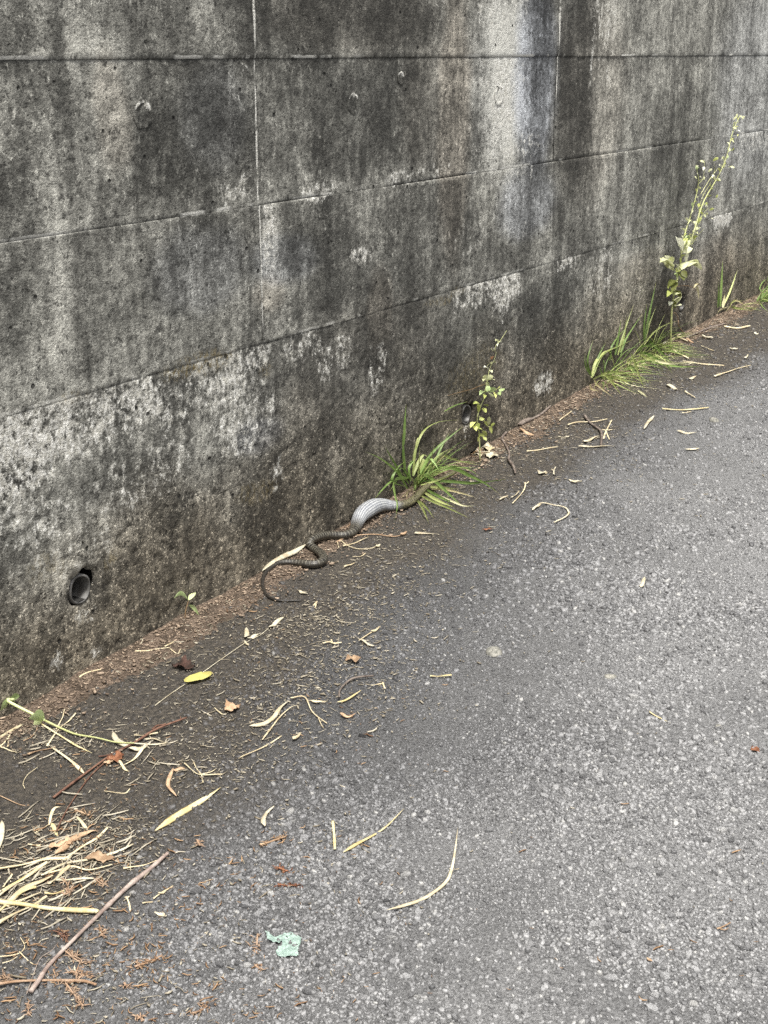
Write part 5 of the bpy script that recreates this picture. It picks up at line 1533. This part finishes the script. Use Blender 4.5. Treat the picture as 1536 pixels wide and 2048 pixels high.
lay('straw_bit', 'small forked straw just below the tip of the snake tail', 'straw', RA([(920, 150), (950, 115), (975, 88)]), 4, 'straw', extra=[(RA([(960, 140), (970, 100)]), 3, 'straw')])
lay('straw_bit', 'pale knobbed straw right of the tip of the snake tail', 'straw', RA([(838, 5), (870, 20), (905, 26)]), 6, 'pale', 'leaf')

# scattered over the road in the middle
lay('straw_bit', 'thin straw of a joined pair right of the snake tail, pointing up-right', 'straw', RA([(1298, 392), (1370, 335), (1430, 300), (1462, 282)]), 3.4, 'straw', extra=[(RA([(1390, 320), (1462, 282)]), 5, 'leaf')])
lay('dry_leaf', 'cream leaf of a joined pair right of the snake tail, pointing down-right', 'leaf', RA([(1312, 385), (1360, 405), (1415, 428)]), 7, 'pale', 'leaf', 0.4)
lay('straw_bit', 'branched level straw left of the joined pair', 'straw', RA([(1020, 410), (1070, 395), (1110, 408), (1165, 405)]), 4, 'straw', extra=[(RA([(1085, 385), (1100, 412)]), 3, 'straw')])
lay('hook_twig', 'grey hooked twig curving on the road below the joined straw pair', 'twig', RA([(1146, 828), (1150, 770), (1190, 715), (1260, 678), (1410, 662)]), 4.6, 'twig', 'straw', 1.0)
lay('straw_bit', 'straight yellow straw just below the hooked twig', 'straw', RA([(1130, 865), (1215, 832), (1318, 770)]), 5, 'ystraw', 'leaf', 0.6)
lay('dry_leaf', 'long twisted cream leaf at the centre left of the road', 'leaf', RA([(455, 1042), (560, 1025), (640, 975), (690, 905), (758, 850)]), 9, 'pale', 'leaf', 0.35)
lay('grass_straw', 'long bowed straw right beside the twisted cream leaf', 'straw', RA([(555, 1152), (620, 1060), (690, 970), (780, 900), (865, 888)]), 5, 'straw', 'blade', 0.5)
lay('thread_twig', 'thin bent straw reaching down-right from the bowed straw top', 'straw', RA([(772, 832), (880, 822), (940, 930), (1052, 1020)]), 3.4, 'straw', 'twig', 0.8, extra=[(RA([(985, 985), (1025, 1060)]), 2.2, 'twig')])
crumple('dry_leaf', 'jagged tan leaf left of the twisted cream leaf', 'leaf', (446, 1404, 482, 1434), 'tan', 33, 0.6, 0.4)
lay('straw_bit', 'thin stalk attached left of the jagged tan leaf', 'straw', RA([(188, 908), (225, 935), (262, 955)]), 3, 'straw')
lay('straw_bit', 'cream leaf sliver below the bowed straw', 'straw', RA([(790, 1152), (820, 1120), (850, 1088)]), 8, 'straw', 'leaf', 0.4)
lay('straw_bit', 'thin slanting straw below the twisted cream leaf', 'straw', Q5([(960, 984), (1050, 940), (1126, 893)]), 3.6, 'straw')
lay('dry_leaf', 'curled pale leaf scrap right of the thin bent straw', 'leaf', RA([(1150, 950), (1210, 968), (1275, 945)]), 7, 'tan', 'leaf', 0.5)
lay('straw_bit', 'flat straw scrap above the thin bent straw', 'straw', RA([(928, 852), (990, 856), (1052, 845)]), 5, 'straw', 'leaf')
lay('straw_bit', 'branched straw scrap right of the straight yellow straw', 'straw', RA([(1395, 738), (1440, 720), (1490, 712)]), 3.4, 'straw', extra=[(RA([(1480, 712), (1498, 760)]), 4, 'straw')])
crumple('dry_leaf', 'small rusty leaf heap above the hooked twig', 'leaf', (690, 1312, 722, 1332), 'tan', 35, 0.2, 0.5)
lay('dry_leaf', 'short curved cream leaf like a crescent right of the yellowish bamboo leaf', 'leaf', Q7([(1060, 238), (1052, 205), (1068, 172), (1098, 152)]), 9, 'pale', 'leaf', 0.35)
lay('straw_piece', 'short straight cream straw standing upright in the picture near the bottom middle', 'straw', Q7([(1331, 215), (1336, 270), (1339, 326)]), 7, 'ystraw', 'straw', 0.5)
lay('grass_straw', 'slender yellow blade slanting up-right beside the short upright straw', 'straw', [(686, 1706), (720, 1684), (768, 1655), (808, 1619)], 6, 'ystraw', 'leaf', 0.4)
lay('curved_straw', 'long curved cream grass blade alone on the open road near the bottom', 'straw', Q8([(10, 571), (80, 552), (160, 520), (240, 460), (268, 410), (284, 330), (295, 243)]), 5.8, 'pale', 'leaf', 0.45)
lay('straw_bit', 'tiny level straw crossing the curved cream blade', 'straw', Q8([(262, 405), (300, 400)]), 2.5, 'pale')
lay('straw_piece', 'short level yellow straw in the middle of the road left of the white lump', 'straw', Q6([(184, 656), (225, 655), (271, 655)]), 5, 'ystraw', 'straw', 0.5)
lay('straw_piece', 'thin straw alone at the right on the pale asphalt', 'straw', Q6([(1053, 795), (1100, 820), (1146, 845)]), 3.8, 'ystraw', 'blade', 0.6)
lay('dry_leaf', 'upright cream leaf flake with a dark foot on the open road at the right', 'leaf', Q6([(1026, 303), (1035, 280), (1043, 255)]), 7.5, 'pale', 'leaf', 0.4)
lay('curl_straw', 'cream straw curled like a hook on the road right of the grass tuft', 'straw', RB([(635, 768), (700, 715), (790, 728), (880, 745), (912, 785), (880, 820), (798, 862)]), 4.2, 'pale', 'straw', 0.6, extra=[(RB([(632, 770), (665, 738), (700, 722)]), 5.5, 'leaf')])
lay('straw_bit', 'thin bent straw pointing up-right above the curled hook straw', 'straw', RB([(480, 718), (540, 650), (572, 600), (580, 555)]), 3.2, 'straw', extra=[(RB([(570, 565), (605, 555)]), 3.5, 'straw')])
lay('straw_bit', 'small pale straw just left of the thin bent straw near the tuft', 'straw', RB([(470, 675), (500, 650), (530, 625)]), 4, 'pale')
lay('straw_bit', 'small pale straw nearest the tip of the longest grass blade', 'straw', RB([(380, 695), (410, 668), (448, 650)]), 4, 'pale', 'leaf')
crumple('dry_leaf', 'oval cream leaf on the road below the forked twig', 'leaf', (1076, 940, 1094, 956), 'pale', 41, 0.6)
lay('straw_bit', 'tiny upright straw right of the oval cream leaf', 'straw', RB([(798, 495), (798, 460), (810, 435)]), 3.5, 'pale', extra=[(RB([(780, 455), (800, 462)]), 3, 'straw')])
lay('straw_bit', 'level straw bowed upward below the oval cream leaf', 'straw', RB([(915, 535), (955, 550), (1012, 542)]), 3.4, 'straw')

# along the wall further right
lay('wavy_twig', 'wavy grey twig running away from the wall right of the leafy weed', 'twig', RB([(405, 170), (400, 215), (430, 270), (455, 330), (452, 380), (485, 430), (502, 485)]), 5.4, 'twig', 'straw', 1.0)
lay('twig', 'straight grey twig with broad pale end at the wall foot past the wavy twig', 'twig', R5([(1005, 1215), (1110, 1145), (1220, 1060), (1325, 965)]), 5, 'twig', 'straw', 1.0, lift=0.008, extra=[(R5([(1010, 1212), (1080, 1165), (1160, 1110)]), 10, 'leaf')])
lay('forked_twig', 'dark forked twig on the road with a pale leaf across its foot', 'twig', RB([(1032, 40), (1075, 95), (1150, 150), (1165, 195), (1160, 268)]), 5.6, 'twig', 'straw', 1.0, lift=0.007)
lay('straw_bit', 'upright straw crossing right of the forked twig', 'straw', RB([(1240, 78), (1210, 140), (1190, 180), (1180, 215)]), 4, 'straw', extra=[(RB([(1195, 160), (1225, 225)]), 3, 'straw'), (RB([(1165, 155), (1248, 148)]), 2.5, 'twig')])
lay('dry_leaf', 'pale leaf across the foot of the forked twig', 'leaf', RB([(1028, 248), (1080, 222), (1150, 195)]), 8, 'pale', 'leaf', 0.4)
lay('dry_leaf', 'level pale leaf strip under the foot of the forked twig', 'leaf', RB([(980, 282), (1110, 275), (1250, 282)]), 6, 'pale', 'leaf', 0.4)
lay('thread_twig', 'thin long straw crossing behind the forked twig', 'straw', RB([(905, 115), (980, 92), (1100, 88), (1208, 70)]), 3, 'straw', 'twig', 1.0)
lay('thread_twig', 'thin straw lying level left of the forked twig', 'straw', RB([(588, 320), (700, 300), (828, 285)]), 2.8, 'straw', 'twig', 1.0)
lay('thread_twig', 'fine straw between the wall twig and the forked twig', 'straw', RB([(842, 82), (880, 45), (935, 12)]), 2.2, 'straw', 'twig', 1.0)
lay('straw_bit', 'short level straw right of the wavy twig', 'straw', RB([(828, 208), (870, 206), (912, 210)]), 4, 'pale')
lay('dry_leaf', 'tan leaf lying at the wall foot between the two wall twigs', 'leaf', RB([(530, 150), (585, 168), (645, 196)]), 10, 'tan', 'leaf', 0.4)
lay('straw_bit', 'thin long yellow straw lying level on the road right of the forked twig', 'straw', Q4([(1112, 613), (1190, 613), (1298, 606)]), 5, 'ystraw', 'straw', 0.6)
lay('straw_bit', 'short straw tucked below the long level yellow straw', 'straw', Q4([(1192, 628), (1228, 622)]), 4, 'straw')
lay('dry_leaf', 'narrow pale leaf slanting left of the long level yellow straw', 'leaf', Q4([(1040, 692), (1058, 662), (1082, 636)]), 6.5, 'pale', 'leaf', 0.4)
lay('straw_bit', 'pale straw slanting on the road below the small tuft at the right', 'straw', R3([(1130, 882), (1220, 850), (1310, 815), (1405, 795)]), 4, 'straw', 'straw')
lay('dry_leaf', 'short cream leaf below the long spreading tuft, left of a pair', 'leaf', R3([(768, 940), (810, 958), (852, 980)]), 6.5, 'pale', 'leaf', 0.4)
lay('straw_bit', 'short straw below the long spreading tuft, right of the cream leaf', 'straw', R3([(908, 992), (945, 1015), (985, 1038)]), 4.5, 'straw')
lay('straw_bit', 'thin straw reaching out from under the right end of the spreading tuft', 'straw', R3([(890, 768), (970, 772), (1050, 784), (1205, 798)]), 4, 'straw', 'straw')
lay('straw_bit', 'thin straw slanting near the foot of the tall weed', 'straw', R3([(820, 682), (880, 712), (935, 748)]), 3.6, 'straw')
lay('straw_bit', 'thin straw lying right of the tall weed foot on the open road', 'straw', R3([(1030, 650), (1080, 668), (1128, 682)]), 3, 'straw')
lay('twig', 'grey twig lying slanted at the foot of the tall weed', 'twig', R3([(915, 588), (1000, 555), (1090, 510), (1210, 482)]), 5, 'twig', 'straw', 1.0, lift=0.007)
lay('twig', 'pale level twig right of the slanted grey twig', 'twig', R3([(1205, 505), (1300, 512), (1400, 500)]), 5, 'straw', 'straw', 0.8)
lay('twig', 'pale twig leaning left at the foot of the tall weed', 'twig', R3([(770, 552), (850, 578), (925, 612)]), 5, 'straw', 'straw', 0.8, lift=0.008)
lay('dry_leaf', 'cream dry leaf at the foot of the tall weed under the grey twig', 'leaf', R3([(1030, 572), (1075, 580), (1120, 590)]), 9, 'pale', 'leaf', 0.4)
lay('dry_leaf', 'cream dry leaf at the foot of the tall weed, left of the weed base', 'leaf', R3([(682, 632), (740, 612), (800, 592)]), 6, 'pale', 'leaf', 0.4)
lay('dry_leaf', 'tan dry leaf touching the right end of the left leaning twig', 'leaf', R3([(915, 600), (945, 608), (975, 622)]), 8, 'tan', 'leaf', 0.4)
lay('dead_stalk', 'bare reddish dead stalk hooking up from the foot of the tall weed', 'stalk', R3([(862, 552), (872, 540)]), 4, 'tan', 'twig', 1.0)
o = bpy.data.objects['dead_stalk']
_b = np.asarray(o.location)
_P = [G(*R3([(855, 552)])[0])] + [W(a, b, 0.07) for a, b in R3([(862, 500), (856, 450), (840, 405), (815, 400)])]
_V, _F = tube_data(np.array(smooth_path(_P, 5)), np.linspace(0.0022, 0.0014, 21), 6)
o.data = mesh('dead_stalk', _V - _b, _F, M_TAN, True)
for k, (bx_, mm, lab) in enumerate([((922, 892, 956, 918), 'tan', 'outer left tan leaf of the little pile at the leafy weed foot'), ((936, 880, 970, 904), 'pale', 'top cream leaf of the little pile at the leafy weed foot'), ((940, 898, 968, 922), 'pale', 'lowest front cream leaf of the little pile at the leafy weed foot'),
                                  ((958, 888, 990, 910), 'straw', 'back right straw-yellow leaf of the little pile at the leafy weed foot'), ((964, 900, 998, 926), 'pale', 'outer right curled cream leaf of the little pile at the leafy weed foot'), ((936, 904, 952, 912), 'rust', 'small rust leaf inside the little pile at the leafy weed foot')]):
    crumple('dry_leaf', lab, 'leaf', bx_, mm, 50 + k, random.uniform(-.6, .6), 0.32, 'dry leaf pile at the leafy weed')
lay('straw_bit', 'thin straw bridging the top of the leaf pile at the leafy weed', 'straw', R5([(480, 1555), (550, 1555), (640, 1560)]), 3.5, 'pale', lift=0.012)
for k, (pp, lab) in enumerate([(R3([(1360, 740), (1385, 715)]), 'single pale flake on the asphalt far right below the small tuft'), (R3([(1240, 665), (1310, 668)]), 'level pale flake on the asphalt right of the tall weed foot'), (R3([(1430, 552), (1465, 552)]), 'pale flake nearest the right edge of the road'), (R3([(940, 900), (995, 870)]), 'pale straw flake below the thin straw of the spreading tuft'), (Q4([(1202, 772), (1262, 768)]), 'level pale flake on the asphalt below the narrow pale leaf'), (Q4([(1170, 700), (1252, 708)]), 'long pale flake on the asphalt right of the narrow pale leaf'), (Q4([(740, 896), (790, 900)]), 'level pale flake below the oval cream leaf')]):
    lay('straw_flake', lab, 'straw', [pp[0], ((pp[0][0] + pp[1][0]) / 2, (pp[0][1] + pp[1][1]) / 2 + 1), pp[1]], 5, 'pale', 'leaf', 0.4)
crumple('dry_leaf', 'small dark brown leaf bit near the right edge of the road', 'leaf', (1500, 1494, 1520, 1508), 'rust', 61, 0.4)
lay('straw_bit', 'small brown twig pair near the right edge at the bottom of the road', 'twig', Q8([(1332, 645), (1355, 632), (1386, 618)]), 4, 'tan', 'twig', 0.8, extra=[(Q8([(1345, 648), (1378, 640)]), 3, 'twig')])
lay('straw_bit', 'tiny tan leaf bit left of the brown twig pair at the bottom', 'leaf', Q8([(1050, 762), (1075, 768)]), 6, 'tan', 'leaf', 0.5)


# white lump, oval stone, mint paint
def lump(name, label, cat, box_, mat, seed, hgt):
    x0, y0, x1, y1 = box_
    c = G((x0 + x1) / 2, (y0 + y1) / 2)
    pm = pxm(c)
    V = []; n = 18
    rings = [(1.0, 0.0), (0.93, 0.45), (0.72, 0.8), (0.40, 0.97), (0.1, 1.0)]
    for (k_, h_) in rings:
        for j in range(n):
            a = 2 * math.pi * j / n
            w_ = 1 + 0.45 * (fbm(np.array([math.cos(a) * 1.6 + seed]), np.array([math.sin(a) * 1.6 + k_]), 3)[0] - 0.5)
            p = (RT * math.cos(a) * (x1 - x0) / 2 + np.array([_sy, _cy, 0]) * math.sin(a) * (y1 - y0) / 2 * 2.0) / pm * k_ * w_
            p[2] += hgt * h_ * (0.7 + 0.6 * random.random()) - 0.001 * (k_ == 1.0) + 0.001
            V.append(p)
    F = []
    for i in range(len(rings) - 1):
        for j in range(n):
            k = (j + 1) % n
            F.append((i * n + j, i * n + k, (i + 1) * n + k, (i + 1) * n + j))
    F.append(tuple((len(rings) - 1) * n + j for j in range(n)))
    return tag(link(name, mesh(name, V, F, mat, True), loc=c), label, cat)


lump('white_lump', 'flattened whitish lump on the open asphalt in the middle of the road', 'lump', (970, 1293, 1004, 1316), M_PEBBLE, 2, 0.006)
lump('oval_stone', 'flat oval pale stone on the asphalt right of the long level yellow straw', 'stone', (1418, 835, 1438, 848), M_PEBBLE, 5, 0.008)
lump('white_chip', 'white stone chip on the pale asphalt right of the white lump', 'stone', (1206, 1351, 1234, 1360), M_PEBBLE, 8, 0.005)
lump('white_chip', 'white stone chip near the right side above the thin lone straw', 'stone', (1430, 1452, 1444, 1460), M_PEBBLE, 9, 0.005)

# mint paint splash: a thin skin over the aggregate
poly = Q7([(1062, 664), (1098, 682), (1140, 676), (1192, 680), (1206, 700), (1192, 760), (1168, 770), (1120, 768), (1098, 750), (1130, 728), (1118, 712), (1080, 716), (1066, 700)])


def in_poly(x, y, poly):
    c = np.zeros(x.shape, bool); n = len(poly)
    for i in range(n):
        x0, y0 = poly[i]; x1, y1 = poly[(i + 1) % n]
        cond = ((y0 > y) != (y1 > y)) & (x < (x1 - x0) * (y - y0) / (y1 - y0 + 1e-9) + x0)
        c ^= cond
    return c


pg = [G(a, b) for a, b in poly]
px_ = [(p[0], p[1]) for p in pg]
xa, xb = min(p[0] for p in px_) - .01, max(p[0] for p in px_) + .01; ya, yb = min(p[1] for p in px_) - .01, max(p[1] for p in px_) + .01
gx_ = np.arange(xa, xb, 0.0011); gy_ = np.arange(ya, yb, 0.0011)
X, Y = np.meshgrid(gx_, gy_, indexing='ij')
wob = 0.012
XX = X + wob * (fbm(X * 90, Y * 90, 3, 2) - 0.5); YY = Y + wob * (fbm(X * 90, Y * 90, 3, 4) - 0.5)
ins = in_poly(XX, YY, px_) & (fbm(X * 160, Y * 160, 3, 9) > 0.22)
Z = gz(X, Y) + undul(X, Y) + 0.0042 + 0.0026 * sst(0.35, 0.65, fbm(X * 140, Y * 140, 3, 22))
V = np.stack([X, Y, Z], -1).reshape(-1, 3)
F = grid_faces(len(gx_), len(gy_))
kp = ins[:-1, :-1] & ins[1:, :-1] & ins[1:, 1:] & ins[:-1, 1:]
F = F[kp.ravel()]
used = np.unique(F); remap = -np.ones(len(V), int); remap[used] = np.arange(len(used))
pc = np.array([pg[3][0], pg[3][1], pg[3][2]])
tag(link('paint_splash', mesh('paint_splash', V[used] - pc, remap[F], M_PAINT, True), loc=pc), 'mint green splash of old paint on the asphalt at the bottom', 'paint')

# ================================================================== countless small litter
def bits(name, X, Y, L, Wd, tone, mat, curl=0.5, lift=0.0015, seed=0, th=None):
    rng = np.random.default_rng(seed)
    n = len(X)
    th = rng.uniform(0, 2 * math.pi, n) if th is None else th
    c1 = rng.normal(0, curl, n)
    Zg = gz(X, np.minimum(Y, 0)) + undul(X, Y) + lift
    sec = 4; side = 3
    V = np.zeros((n, sec, side, 3))
    t = np.linspace(-.5, .5, sec)
    for i in range(sec):
        a = th + c1 * t[i] * 2
        cx_ = X + L * t[i] * np.cos(th) - L * c1 * t[i] ** 2 * np.sin(th)
        cy_ = Y + L * t[i] * np.sin(th) + L * c1 * t[i] ** 2 * np.cos(th)
        cz_ = Zg + rng.uniform(0, 1, n) * 0.0016 + 0.10 * L * rng.uniform(0, 1, n) * abs(t[i]) * (rng.random(n) < 0.4)
        wprof = 1.0 if 0 < i < sec - 1 else 0.45
        for j, (s_, h_) in enumerate([(-1, 0), (1, 0), (0, 0.55)]):
            V[:, i, j, 0] = cx_ - np.sin(a) * s_ * Wd / 2 * wprof
            V[:, i, j, 1] = np.minimum(cy_ + np.cos(a) * s_ * Wd / 2 * wprof, -0.002)
            V[:, i, j, 2] = cz_ + h_ * Wd
    f = []
    for i in range(sec - 1):
        for j in range(side):
            k = (j + 1) % side
            f.append((i * side + j, i * side + k, (i + 1) * side + k)); f.append((i * side + j, (i + 1) * side + k, (i + 1) * side + j))
    f.append((0, 2, 1)); f.append((9, 10, 11))
    F = (np.array(f)[None] + (np.arange(n) * sec * side)[:, None, None]).reshape(-1, 3)
    me = mesh(name, V.reshape(-1, 3), F, mat, False, {'tone': np.repeat(tone, sec * side)})
    return kind(link(name, me), 'stuff')


rng = np.random.default_rng(77)
# straw: near the wall, and a fan of it on the left
n = 9000
X = rng.uniform(0.75, 6.6, n); d = rng.exponential(0.20, n) + 0.01
pk = 0.12 + 0.88 * sst(0.42, 0.62, fbm(X * 6, d * 8, 4, 51))
pk *= np.where(d < 0.75, 1, 0.35)
ok = (rng.random(n) < pk)
X, d = X[ok], d[ok]
cl = []
for (a, b, s_, m_) in [(120, 1700, 0.055, 420), (60, 1790, 0.06, 380), (230, 1690, 0.05, 260), (330, 1520, 0.08, 220), (520, 1420, 0.10, 420), (640, 1330, 0.10, 420), (700, 1230, 0.10, 420), (620, 1250, 0.07, 260), (160, 1960, 0.07, 260), (380, 1900, 0.12, 220), (560, 1700, 0.12, 140), (90, 1480, 0.05, 200), (780, 1150, 0.1, 260), (1400, 640, 0.10, 180), (1250, 700, 0.14, 200), (960, 900, 0.05, 180), (1180, 880, 0.12, 160), (740, 1400, .1, 200), (450, 1500, .1, 260), (850, 1080, .12, 200)]:
    c = G(a, b)
    q = rng.normal(0, 1, (m_, 2)) * s_
    cl.append(np.stack([c[0] + q[:, 0], -(c[1] + q[:, 1])], -1))
cl = np.concatenate(cl)
X = np.concatenate([X, cl[:, 0]]); d = np.concatenate([d, np.abs(cl[:, 1]) + 0.004])
m = len(X)
TH = rng.uniform(0, 2 * math.pi, m)
L = np.clip(rng.lognormal(math.log(0.0062), 0.6, m), 0.002, 0.03); Wd_ = np.clip(rng.lognormal(math.log(0.0016), 0.5, m), 0.0006, 0.0045)
# longer broken straws of the heap, lying mostly one way
hx, hd, hl, ht = [], [], [], []
g0, g1 = G(40, 1830), G(180, 1700)
along = math.atan2(g1[1] - g0[1], g1[0] - g0[0])
for (a, b, m_, s_) in [(40, 1790, 26, .06), (120, 1740, 24, .05), (170, 1690, 18, .05), (30, 1680, 12, .05), (60, 1500, 8, .05), (230, 1500, 8, .05), (110, 1650, 16, .04)]:
    c = G(a, b)
    for _ in range(m_):
        hx.append(c[0] + rng.normal(0, s_)); hd.append(abs(-c[1] + rng.normal(0, s_)) + 0.01); hl.append(rng.uniform(0.018, 0.062)); ht.append(along + rng.normal(0, 0.55))
X = np.concatenate([X, hx]); d = np.concatenate([d, hd]); L = np.concatenate([L, hl]); Wd_ = np.concatenate([Wd_, rng.uniform(0.0015, 0.0045, len(hx))]); TH = np.concatenate([TH, ht])
tn = np.concatenate([np.clip(rng.beta(1.3, 1.7, m), 0, 1), rng.uniform(0.4, 1.0, len(hx))])
bits('straw_litter', X, -d, L, Wd_, tn, M_STRAWBITS, np.concatenate([np.full(m, 0.35), np.full(len(hx), 0.07)]), seed=1, th=TH)
# crumbs in the washed soil
m = 9000
X = rng.uniform(0.8, 6.9, m); d = np.abs(rng.normal(0, 0.045, m)) + 0.004
L = np.clip(rng.lognormal(math.log(0.0045), 0.4, m), 0.002, 0.014)
bits('soil_crumbs', X, -d, L, L * rng.uniform(0.3, 0.8, m), np.clip(rng.beta(1.4, 1.8, m), 0, 1), M_CRUMB, 0.4, 0.003, seed=2)
# cedar needles and bark flakes in the lower left
xs_ = []
for (a, b, s_, m_) in [(150, 1950, .08, 260), (330, 1960, .10, 220), (60, 1870, .07, 160), (420, 2010, .10, 160), (300, 1780, .08, 130), (130, 1690, .05, 200), (560, 1900, .08, 120), (560, 1720, .06, 90), (230, 1530, .05, 90), (700, 1440, .10, 110), (1380, 650, .08, 120), (960, 905, .05, 120), (1060, 860, .07, 90), (480, 1230, .05, 80), (1000, 1800, .3, 60), (1430, 1900, .2, 30)]:
    c = G(a, b); q = rng.normal(0, 1, (m_, 2)) * s_
    xs_.append(np.stack([c[0] + q[:, 0], np.abs(-c[1] + q[:, 1]) + 0.004], -1))
xs_ = np.concatenate(xs_)
xs_ = xs_[rng.random(len(xs_)) < 0.15 + 0.85 * sst(0.45, 0.62, fbm(xs_[:, 0] * 16, xs_[:, 1] * 16, 3, 71))]; m = len(xs_)
L = np.clip(rng.lognormal(math.log(0.0075), 0.45, m), 0.003, 0.02)
bits('cedar_litter', xs_[:, 0], -xs_[:, 1], L, np.clip(L * 0.16, 0.0007, 0.003), np.clip(rng.beta(1.5, 1.5, m), 0, 1), M_CEDARBITS, 0.6, 0.002, seed=3)
